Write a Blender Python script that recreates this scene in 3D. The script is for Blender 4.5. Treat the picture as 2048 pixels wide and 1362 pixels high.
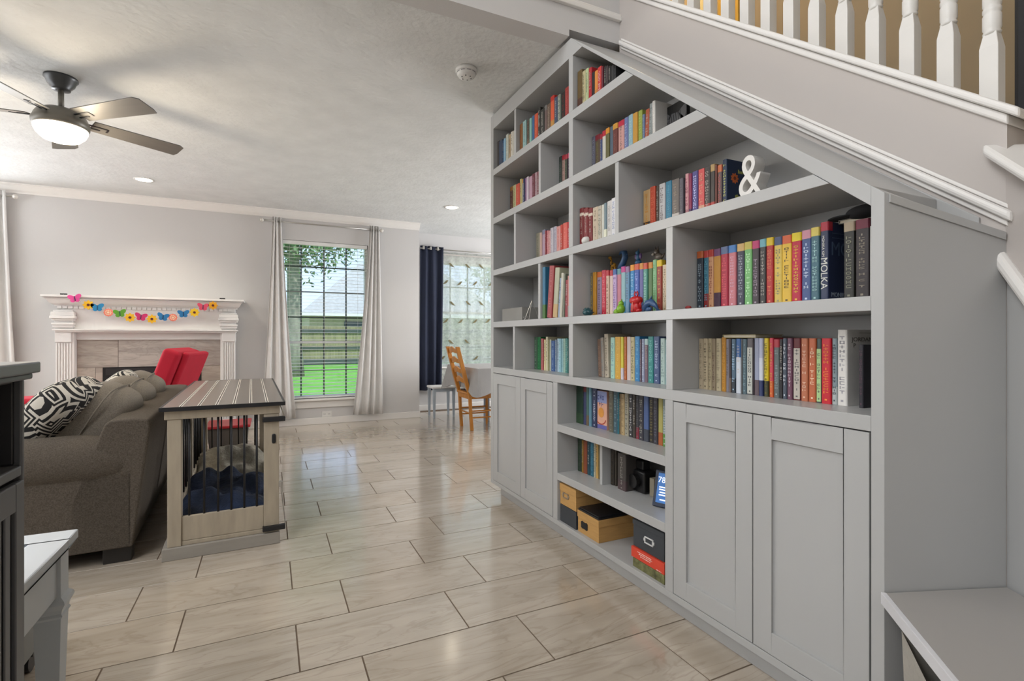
import bpy, bmesh, math, random
from mathutils import Vector, Matrix, Euler
R = math.radians
random.seed(7)
for _o in list(bpy.data.objects): bpy.data.objects.remove(_o, do_unlink=True)
SC = bpy.context.scene
COL = SC.collection

# ------------------------------------------------------------------ camera, world, sun, exposure
cam_d = bpy.data.cameras.new('camera'); cam_d.sensor_width = 36; cam_d.lens = 1018.0/2048*36
cam_d.shift_y = -6.0/2048; cam_d.clip_start = 0.02; cam_d.clip_end = 300
cam = bpy.data.objects.new('camera', cam_d); COL.objects.link(cam)
cam.location = (0, 0, 1.11); cam.rotation_euler = (R(90), 0, -0.4452)
SC.camera = cam
SC.view_settings.view_transform = 'Standard'; SC.view_settings.look = 'None'
SC.view_settings.gamma = 1; SC.view_settings.use_curve_mapping = False
SC.view_settings.exposure = 0.62

w = bpy.data.worlds.new('sky'); SC.world = w; w.use_nodes = True
nt = w.node_tree; nt.nodes.clear()
wo = nt.nodes.new('ShaderNodeOutputWorld'); bg = nt.nodes.new('ShaderNodeBackground')
tc = nt.nodes.new('ShaderNodeTexCoord'); sx = nt.nodes.new('ShaderNodeSeparateXYZ'); rp = nt.nodes.new('ShaderNodeValToRGB')
rp.color_ramp.elements[0].position = 0.0; rp.color_ramp.elements[0].color = (0.66, 0.76, 0.95, 1)
rp.color_ramp.elements[1].position = 0.6; rp.color_ramp.elements[1].color = (0.30, 0.46, 0.88, 1)
nz = nt.nodes.new('ShaderNodeTexNoise'); nz.inputs['Scale'].default_value = 2.2; nz.inputs['Detail'].default_value = 5
cr = nt.nodes.new('ShaderNodeValToRGB'); cr.color_ramp.elements[0].position = 0.45; cr.color_ramp.elements[1].position = 0.68
mx = nt.nodes.new('ShaderNodeMixRGB'); mx.inputs['Color2'].default_value = (0.85, 0.90, 1, 1)
L = nt.links.new
L(tc.outputs['Generated'], sx.inputs[0]); L(sx.outputs['Z'], rp.inputs['Fac'])
L(tc.outputs['Generated'], nz.inputs['Vector']); L(nz.outputs['Fac'], cr.inputs['Fac'])
L(cr.outputs['Color'], mx.inputs['Fac']); L(rp.outputs['Color'], mx.inputs['Color1'])
L(mx.outputs['Color'], bg.inputs['Color']); L(bg.outputs['Background'], wo.inputs['Surface'])
bg.inputs['Strength'].default_value = 1.25

def light(name, kind, loc, energy, color=(1, 1, 1), rot=(0, 0, 0), **kw):
    d = bpy.data.lights.new(name, kind); d.energy = energy; d.color = color
    for k, v in kw.items(): setattr(d, k, v)
    o = bpy.data.objects.new(name, d); o.location = loc; o.rotation_euler = rot; COL.objects.link(o); return o
light('sun', 'SUN', (0, 10, 20), 2.6, (1, 0.96, 0.88), (R(38), R(22), 0), angle=R(1))
# left window daylight, hall ceiling light, and added unseen fill lamps
light('dining_fill', 'AREA', (4.9, 5.6, 1.5), 82, (0.97, 0.98, 1), (0, R(90), 0), shape='RECTANGLE', size=1.6, size_y=2.2)  # added unseen fill that brightens the dining corner, no window here
light('ceiling_fill', 'AREA', (-3.9, 4.2, 1.9), 64, (0.95, 0.975, 1), (R(180), 0, 0), shape='RECTANGLE', size=1.0, size_y=3.0)  # added upward fill to lift the living room ceiling, no lamp stands here
light('left_window_daylight', 'AREA', (-3.45, 6.88, 1.4), 62, (0.93, 0.965, 1), (R(-90), 0, 0), shape='RECTANGLE', size=1.5, size_y=1.9)
light('hall_side_fill', 'AREA', (-4.4, -0.2, 3.7), 108, (0.95, 0.975, 1), (0, R(-68), R(8)), shape='RECTANGLE', size=2.0, size_y=3.0)  # added unseen fill aimed down at the bookcase face
light('hall_fill', 'AREA', (-0.9, -2.7, 2.4), 8, (0.95, 0.975, 1), (R(82), 0, 0), shape='RECTANGLE', size=4.0, size_y=3.0)  # added weak fill from behind the camera, the wall there is solid
light('hall_ceiling_light', 'AREA', (-1.6, 0.9, 4.6), 40, (0.98, 0.985, 1), (0, 0, 0), shape='RECTANGLE', size=1.2, size_y=1.2)

# ------------------------------------------------------------------ materials
def s2l(c):
    c = c.lstrip('#'); v = [int(c[i:i+2], 16)/255 for i in (0, 2, 4)]
    return tuple((x/12.92 if x <= 0.04045 else ((x+0.055)/1.055)**2.4) for x in v) + (1,)
_M = {}
def mat(name, col, rough=0.6, metal=0.0, var=0.06, scale=8.0, bump=0.0, bscale=60.0, spec=0.5, stretch=None, emit=0, det=4.0):
    if name in _M: return _M[name]
    m = bpy.data.materials.new(name); m.use_nodes = True; n = m.node_tree.nodes; l = m.node_tree.links
    b = n['Principled BSDF']; c = s2l(col)
    b.inputs['Roughness'].default_value = rough; b.inputs['Metallic'].default_value = metal
    b.inputs['Specular IOR Level'].default_value = spec
    t = n.new('ShaderNodeTexCoord'); vec = t.outputs['Object']
    if stretch:
        mp = n.new('ShaderNodeMapping'); mp.inputs['Scale'].default_value = stretch; l.new(vec, mp.inputs['Vector']); vec = mp.outputs['Vector']
    if var > 0:
        z = n.new('ShaderNodeTexNoise'); z.inputs['Scale'].default_value = scale; z.inputs['Detail'].default_value = det
        r = n.new('ShaderNodeValToRGB')
        r.color_ramp.elements[0].position = 0.3; r.color_ramp.elements[1].position = 0.7
        r.color_ramp.elements[0].color = tuple(max(0, x*(1-var)) for x in c[:3])+(1,)
        r.color_ramp.elements[1].color = tuple(min(1, x*(1+var)) for x in c[:3])+(1,)
        l.new(vec, z.inputs['Vector']); l.new(z.outputs['Fac'], r.inputs['Fac']); l.new(r.outputs['Color'], b.inputs['Base Color'])
    else: b.inputs['Base Color'].default_value = c
    if bump > 0:
        z2 = n.new('ShaderNodeTexNoise'); z2.inputs['Scale'].default_value = bscale; z2.inputs['Detail'].default_value = 3
        bp = n.new('ShaderNodeBump'); bp.inputs['Strength'].default_value = bump; bp.inputs['Distance'].default_value = 0.01
        l.new(vec, z2.inputs['Vector']); l.new(z2.outputs['Fac'], bp.inputs['Height']); l.new(bp.outputs['Normal'], b.inputs['Normal'])
    if emit > 0:
        b.inputs['Emission Color'].default_value = c; b.inputs['Emission Strength'].default_value = emit
    _M[name] = m; return m

def mat_tile(name, a, bb, vein, rough):
    m = bpy.data.materials.new(name); m.use_nodes = True; n = m.node_tree.nodes; l = m.node_tree.links
    b = n['Principled BSDF']; b.inputs['Roughness'].default_value = rough; b.inputs['Coat Weight'].default_value = 0.9; b.inputs['Coat Roughness'].default_value = 0.13
    t = n.new('ShaderNodeTexCoord'); oi = n.new('ShaderNodeObjectInfo')
    ad = n.new('ShaderNodeVectorMath'); ad.operation = 'ADD'
    sc = n.new('ShaderNodeMath'); sc.operation = 'MULTIPLY'; sc.inputs[1].default_value = 37.0
    l.new(oi.outputs['Random'], sc.inputs[0]); l.new(t.outputs['Object'], ad.inputs[0]); l.new(sc.outputs[0], ad.inputs[1])
    mp = n.new('ShaderNodeMapping'); mp.inputs['Scale'].default_value = (1.3, 6.5, 6.5); mp.inputs['Rotation'].default_value = (0, 0, R(14))
    l.new(ad.outputs[0], mp.inputs['Vector'])
    z = n.new('ShaderNodeTexNoise'); z.inputs['Scale'].default_value = 1.7; z.inputs['Detail'].default_value = 8; z.inputs['Distortion'].default_value = 1.2
    r = n.new('ShaderNodeValToRGB'); e = r.color_ramp.elements
    e[0].position = 0.33; e[0].color = s2l(a); e[1].position = 0.66; e[1].color = s2l(bb)
    z3 = n.new('ShaderNodeTexNoise'); z3.inputs['Scale'].default_value = 1.1; z3.inputs['Detail'].default_value = 6; z3.inputs['Distortion'].default_value = 2.0
    r3 = n.new('ShaderNodeValToRGB'); q = r3.color_ramp.elements
    q[0].position = 0.47; q[0].color = (0, 0, 0, 1); q[1].position = 0.53; q[1].color = (0, 0, 0, 1)
    k = q.new(0.5); k.color = (0.40, 0.40, 0.40, 1)
    mxx = n.new('ShaderNodeMixRGB'); mxx.inputs['Color2'].default_value = s2l(vein)
    l.new(mp.outputs[0], z.inputs['Vector']); l.new(mp.outputs[0], z3.inputs['Vector']); l.new(z.outputs['Fac'], r.inputs['Fac'])
    l.new(z3.outputs['Fac'], r3.inputs['Fac']); l.new(r3.outputs['Color'], mxx.inputs['Fac']); l.new(r.outputs['Color'], mxx.inputs['Color1'])
    hv = n.new('ShaderNodeHueSaturation'); mr = n.new('ShaderNodeMapRange')
    mr.inputs['To Min'].default_value = 0.93; mr.inputs['To Max'].default_value = 1.06
    l.new(oi.outputs['Random'], mr.inputs['Value']); l.new(mr.outputs[0], hv.inputs['Value']); l.new(mxx.outputs[0], hv.inputs['Color'])
    wm = n.new('ShaderNodeMixRGB'); wm.blend_type = 'MULTIPLY'; wm.inputs['Color2'].default_value = (1.0, 0.93, 0.84, 1)
    sq = n.new('ShaderNodeMath'); sq.operation = 'PINGPONG'; sq.inputs[1].default_value = 0.5; mu = n.new('ShaderNodeMath'); mu.operation = 'MULTIPLY'; mu.inputs[1].default_value = 3.3
    l.new(oi.outputs['Random'], mu.inputs[0]); l.new(mu.outputs[0], sq.inputs[0]); l.new(sq.outputs[0], wm.inputs['Fac'])
    l.new(hv.outputs[0], wm.inputs['Color1']); l.new(wm.outputs[0], b.inputs['Base Color']); return m

def mat_glass(name, tint=(0.9, 0.95, 0.97), refl=0.06):
    m = bpy.data.materials.new(name); m.use_nodes = True; n = m.node_tree.nodes; l = m.node_tree.links
    n.remove(n['Principled BSDF']); o = n['Material Output']
    a = n.new('ShaderNodeBsdfTransparent'); a.inputs['Color'].default_value = tint+(1,)
    g = n.new('ShaderNodeBsdfGlossy'); g.inputs['Roughness'].default_value = 0.02
    x = n.new('ShaderNodeMixShader'); x.inputs['Fac'].default_value = refl
    l.new(a.outputs[0], x.inputs[1]); l.new(g.outputs[0], x.inputs[2]); l.new(x.outputs[0], o.inputs['Surface']); return m
def mat_sheer(name, col, clear):
    m = bpy.data.materials.new(name); m.use_nodes = True; n = m.node_tree.nodes; l = m.node_tree.links
    n.remove(n['Principled BSDF']); o = n['Material Output']
    a = n.new('ShaderNodeBsdfTransparent'); d = n.new('ShaderNodeBsdfDiffuse'); d.inputs['Color'].default_value = s2l(col)
    tr = n.new('ShaderNodeBsdfTranslucent'); tr.inputs['Color'].default_value = s2l(col)
    y = n.new('ShaderNodeMixShader'); x = n.new('ShaderNodeMixShader')
    t = n.new('ShaderNodeTexCoord'); z = n.new('ShaderNodeTexNoise'); z.inputs['Scale'].default_value = 28; z.inputs['Detail'].default_value = 4
    mr = n.new('ShaderNodeMapRange'); mr.inputs['To Min'].default_value = clear+0.25; mr.inputs['To Max'].default_value = clear-0.25
    l.new(t.outputs['Object'], z.inputs['Vector']); l.new(z.outputs['Fac'], mr.inputs['Value']); l.new(mr.outputs[0], x.inputs['Fac'])
    l.new(d.outputs[0], y.inputs[1]); l.new(tr.outputs[0], y.inputs[2]); l.new(y.outputs[0], x.inputs[1]); l.new(a.outputs[0], x.inputs[2])
    l.new(x.outputs[0], o.inputs['Surface']); return m

def mat_lines(name, dark, lightc, scale=60.0):   # maze-like cream lines on black: the patterned cushions
    m = bpy.data.materials.new(name); m.use_nodes = True; n = m.node_tree.nodes; l = m.node_tree.links
    b = n['Principled BSDF']; b.inputs['Roughness'].default_value = 0.9
    t = n.new('ShaderNodeTexCoord'); v = n.new('ShaderNodeTexVoronoi'); v.inputs['Scale'].default_value = 9.0; v.distance = 'CHEBYCHEV'
    ml = n.new('ShaderNodeMath'); ml.operation = 'MULTIPLY'; ml.inputs[1].default_value = scale; wv = n.new('ShaderNodeMath'); wv.operation = 'SINE'
    mp = n.new('ShaderNodeMapping'); mp.inputs['Rotation'].default_value = (0.5, 0.7, 0.4)
    l.new(t.outputs['Object'], mp.inputs['Vector']); l.new(mp.outputs[0], v.inputs['Vector']); l.new(v.outputs['Distance'], ml.inputs[0]); l.new(ml.outputs[0], wv.inputs[0])
    r = n.new('ShaderNodeValToRGB'); r.color_ramp.interpolation = 'CONSTANT'
    r.color_ramp.elements[0].color = s2l(dark); r.color_ramp.elements[1].position = 0.12; r.color_ramp.elements[1].color = s2l(lightc)
    l.new(wv.outputs[0], r.inputs['Fac']); l.new(r.outputs['Color'], b.inputs['Base Color']); return m

WALL = mat('wall_paint', 'cdcbca', 0.85, var=0.015, scale=1.5, bump=0.05, bscale=120)
CEIL = mat('ceiling_texture', 'd9dad9', 0.9, var=0.05, scale=5, bump=0.55, bscale=26)
TRIMM = mat('trim_white', 'e8e5e1', 0.4, var=0.01)
GRAY = mat('gray_cabinet_paint', 'adadac', 0.33, var=0.012, scale=2)
STAIRW = mat('stair_paint', 'bfb8b3', 0.5, var=0.02, scale=2)
BEIGE = mat('hall_beige_paint', 'b5a284', 0.85, var=0.03, scale=2)
GROUT = mat('grout', '6f5f50', 0.9)
TILE = mat_tile('floor_tile', 'b3a899', 'c4b9ab', '9a8c7c', 0.20)
HTILE = mat_tile('hearth_tile', '9d948c', 'bdb5ac', '8a8178', 0.35)
GLASS = mat_glass('window_glass')
BLACK = mat('black_metal', '17171a', 0.45, var=0.02)
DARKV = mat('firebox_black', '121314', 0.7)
NICKEL = mat('brushed_nickel', 'b5b2ac', 0.3, 0.85, var=0.03)
GRAPH = mat('graphite_metal', '5a5854', 0.4, 0.6, var=0.03)

# ------------------------------------------------------------------ builders
class MB:
    def __init__(s): s.v = []; s.f = []
    def add(s, verts, faces):
        o = len(s.v); s.v += [tuple(p) for p in verts]; s.f += [tuple(i+o for i in f) for f in faces]; return s
    def box(s, x0, x1, y0, y1, z0, z1):
        return s.add([(x0,y0,z0),(x1,y0,z0),(x1,y1,z0),(x0,y1,z0),(x0,y0,z1),(x1,y0,z1),(x1,y1,z1),(x0,y1,z1)],
                     [(0,3,2,1),(4,5,6,7),(0,1,5,4),(1,2,6,5),(2,3,7,6),(3,0,4,7)])
    def prism(s, poly, axis, a, b):      # poly: 2D points in the other two axes, extruded from a to b
        def P(u, v, t): return {'x': (t,u,v), 'y': (u,t,v), 'z': (u,v,t)}[axis]
        n = len(poly); vs = [P(u,v,a) for u,v in poly]+[P(u,v,b) for u,v in poly]
        fs = [tuple(range(n))[::-1], tuple(range(n,2*n))]+[(i,(i+1)%n,(i+1)%n+n,i+n) for i in range(n)]
        return s.add(vs, fs)
    def beam(s, p, q, wd, ht, up=(0,0,1)):
        p = Vector(p); q = Vector(q); d = (q-p).normalized(); u = Vector(up); r = d.cross(u)
        if r.length < 1e-4: r = d.cross(Vector((1,0,0)))
        r.normalize(); u = r.cross(d).normalized(); vs = []
        for c in (p, q):
            for a, b in ((-1,-1),(1,-1),(1,1),(-1,1)): vs.append(c+r*a*wd/2+u*b*ht/2)
        return s.add(vs, [(0,1,2,3),(7,6,5,4),(0,4,5,1),(1,5,6,2),(2,6,7,3),(3,7,4,0)])
    def tube(s, pts, rad, n=10, caps=True):
        pts = [Vector(p) for p in pts]; rs = rad if isinstance(rad, (list,tuple)) else [rad]*len(pts); vs = []; fs = []
        ref = None
        for i, p in enumerate(pts):
            d = (pts[min(i+1,len(pts)-1)]-pts[max(i-1,0)]).normalized()
            if ref is None: ref = d.orthogonal().normalized()
            ref = (ref-d*ref.dot(d)).normalized(); e = d.cross(ref)
            for k in range(n):
                a = 2*math.pi*k/n; vs.append(p+(ref*math.cos(a)+e*math.sin(a))*rs[i])
        for i in range(len(pts)-1):
            for k in range(n): fs.append((i*n+k, i*n+(k+1)%n, (i+1)*n+(k+1)%n, (i+1)*n+k))
        if caps: fs += [tuple(range(n))[::-1], tuple(range((len(pts)-1)*n, len(pts)*n))]
        return s.add(vs, fs)
    def lathe(s, c, prof, n=24, close=True):   # prof: (radius, z)
        vs = []; fs = []
        for r, z in prof:
            for k in range(n):
                a = 2*math.pi*k/n; vs.append((c[0]+r*math.cos(a), c[1]+r*math.sin(a), c[2]+z))
        m = len(prof)
        for i in range(m-1):
            for k in range(n): fs.append((i*n+k, i*n+(k+1)%n, (i+1)*n+(k+1)%n, (i+1)*n+k))
        if close: fs += [tuple(range(n))[::-1], tuple(range((m-1)*n, m*n))]
        return s.add(vs, fs)
    def blob(s, c, r, e=1.0, n=16, m=10, rot=None, taper=0.0):   # superellipsoid, e<1 boxier
        rt = Euler(rot).to_matrix() if rot else None
        def sp(x, p): return math.copysign(abs(x)**p, x)
        vs = []; fs = []
        for i in range(m+1):
            ph = -math.pi/2+math.pi*i/m
            for k in range(n):
                th = 2*math.pi*k/n
                x = r[0]*sp(math.cos(ph),e)*sp(math.cos(th),e); y = r[1]*sp(math.cos(ph),e)*sp(math.sin(th),e); z = r[2]*sp(math.sin(ph),e)
                f = 1-taper*(z/r[2]); p = Vector((x*f,y*f,z))
                if rt: p = rt@p
                vs.append((c[0]+p.x,c[1]+p.y,c[2]+p.z))
        for i in range(m):
            for k in range(n): fs.append((i*n+k, i*n+(k+1)%n, (i+1)*n+(k+1)%n, (i+1)*n+k))
        return s.add(vs, fs)
    def build(s, name, m, parent=None, smooth=False, bevel=0, seg=2, world=False, origin=None, sub=0):
        off = Vector((0,0,0))
        if origin is not None: off = Vector(origin)
        elif parent is None:
            xs = [p[0] for p in s.v]; ys = [p[1] for p in s.v]; zs = [p[2] for p in s.v]
            off = Vector(((min(xs)+max(xs))/2, (min(ys)+max(ys))/2, min(zs)))
        elif world: off = WL(parent)
        me = bpy.data.meshes.new(name); me.from_pydata([tuple(Vector(p)-off) for p in s.v], [], s.f)
        bm = bmesh.new(); bm.from_mesh(me); bmesh.ops.remove_doubles(bm, verts=bm.verts, dist=1e-6)
        bmesh.ops.recalc_face_normals(bm, faces=bm.faces)
        if bevel > 0:
            ed = [e for e in bm.edges if len(e.link_faces) == 2 and e.calc_face_angle(0) > R(30)]
            bmesh.ops.bevel(bm, geom=ed, offset=bevel, segments=seg, affect='EDGES', profile=0.5)
        bm.to_mesh(me); bm.free()
        if smooth:
            for p in me.polygons: p.use_smooth = True
        o = bpy.data.objects.new(name, me); COL.objects.link(o)
        if smooth and bevel > 0: o.modifiers.new('wn', 'WEIGHTED_NORMAL').keep_sharp = False
        if m is not None: me.materials.append(m)
        if parent is not None:
            o.parent = parent
            if origin is not None: o.location = Vector(origin) - (WL(parent) if world else Vector((0,0,0)))
        else: o.location = off
        if sub:
            md = o.modifiers.new('s', 'SUBSURF'); md.levels = sub; md.render_levels = sub
        return o
def WL(o):
    v = Vector((0,0,0))
    while o is not None: v = v+o.location; o = o.parent
    return v
def thing(name, label, cat, loc=(0,0,0), rz=0, group=None):
    o = bpy.data.objects.new(name, None); COL.objects.link(o); o.location = loc; o.rotation_euler = (0,0,rz)
    o.empty_display_size = 0.05
    o['label'] = label; o['category'] = cat
    if group: o['group'] = group
    return o
def tag(o, label, cat, group=None):
    o['label'] = label; o['category'] = cat
    if group: o['group'] = group
    return o
def struct(o): o['kind'] = 'structure'; return o
def sempty(name, loc=(0,0,0)):
    o = bpy.data.objects.new(name, None); COL.objects.link(o); o.location = loc; o['kind'] = 'structure'; return o
def inst(src, name, loc, parent, rot=None, scale=None, material=None):
    o = bpy.data.objects.new(name, src.data); COL.objects.link(o); o.parent = parent; o.location = loc
    if rot: o.rotation_euler = rot
    if scale: o.scale = scale
    return o

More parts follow.
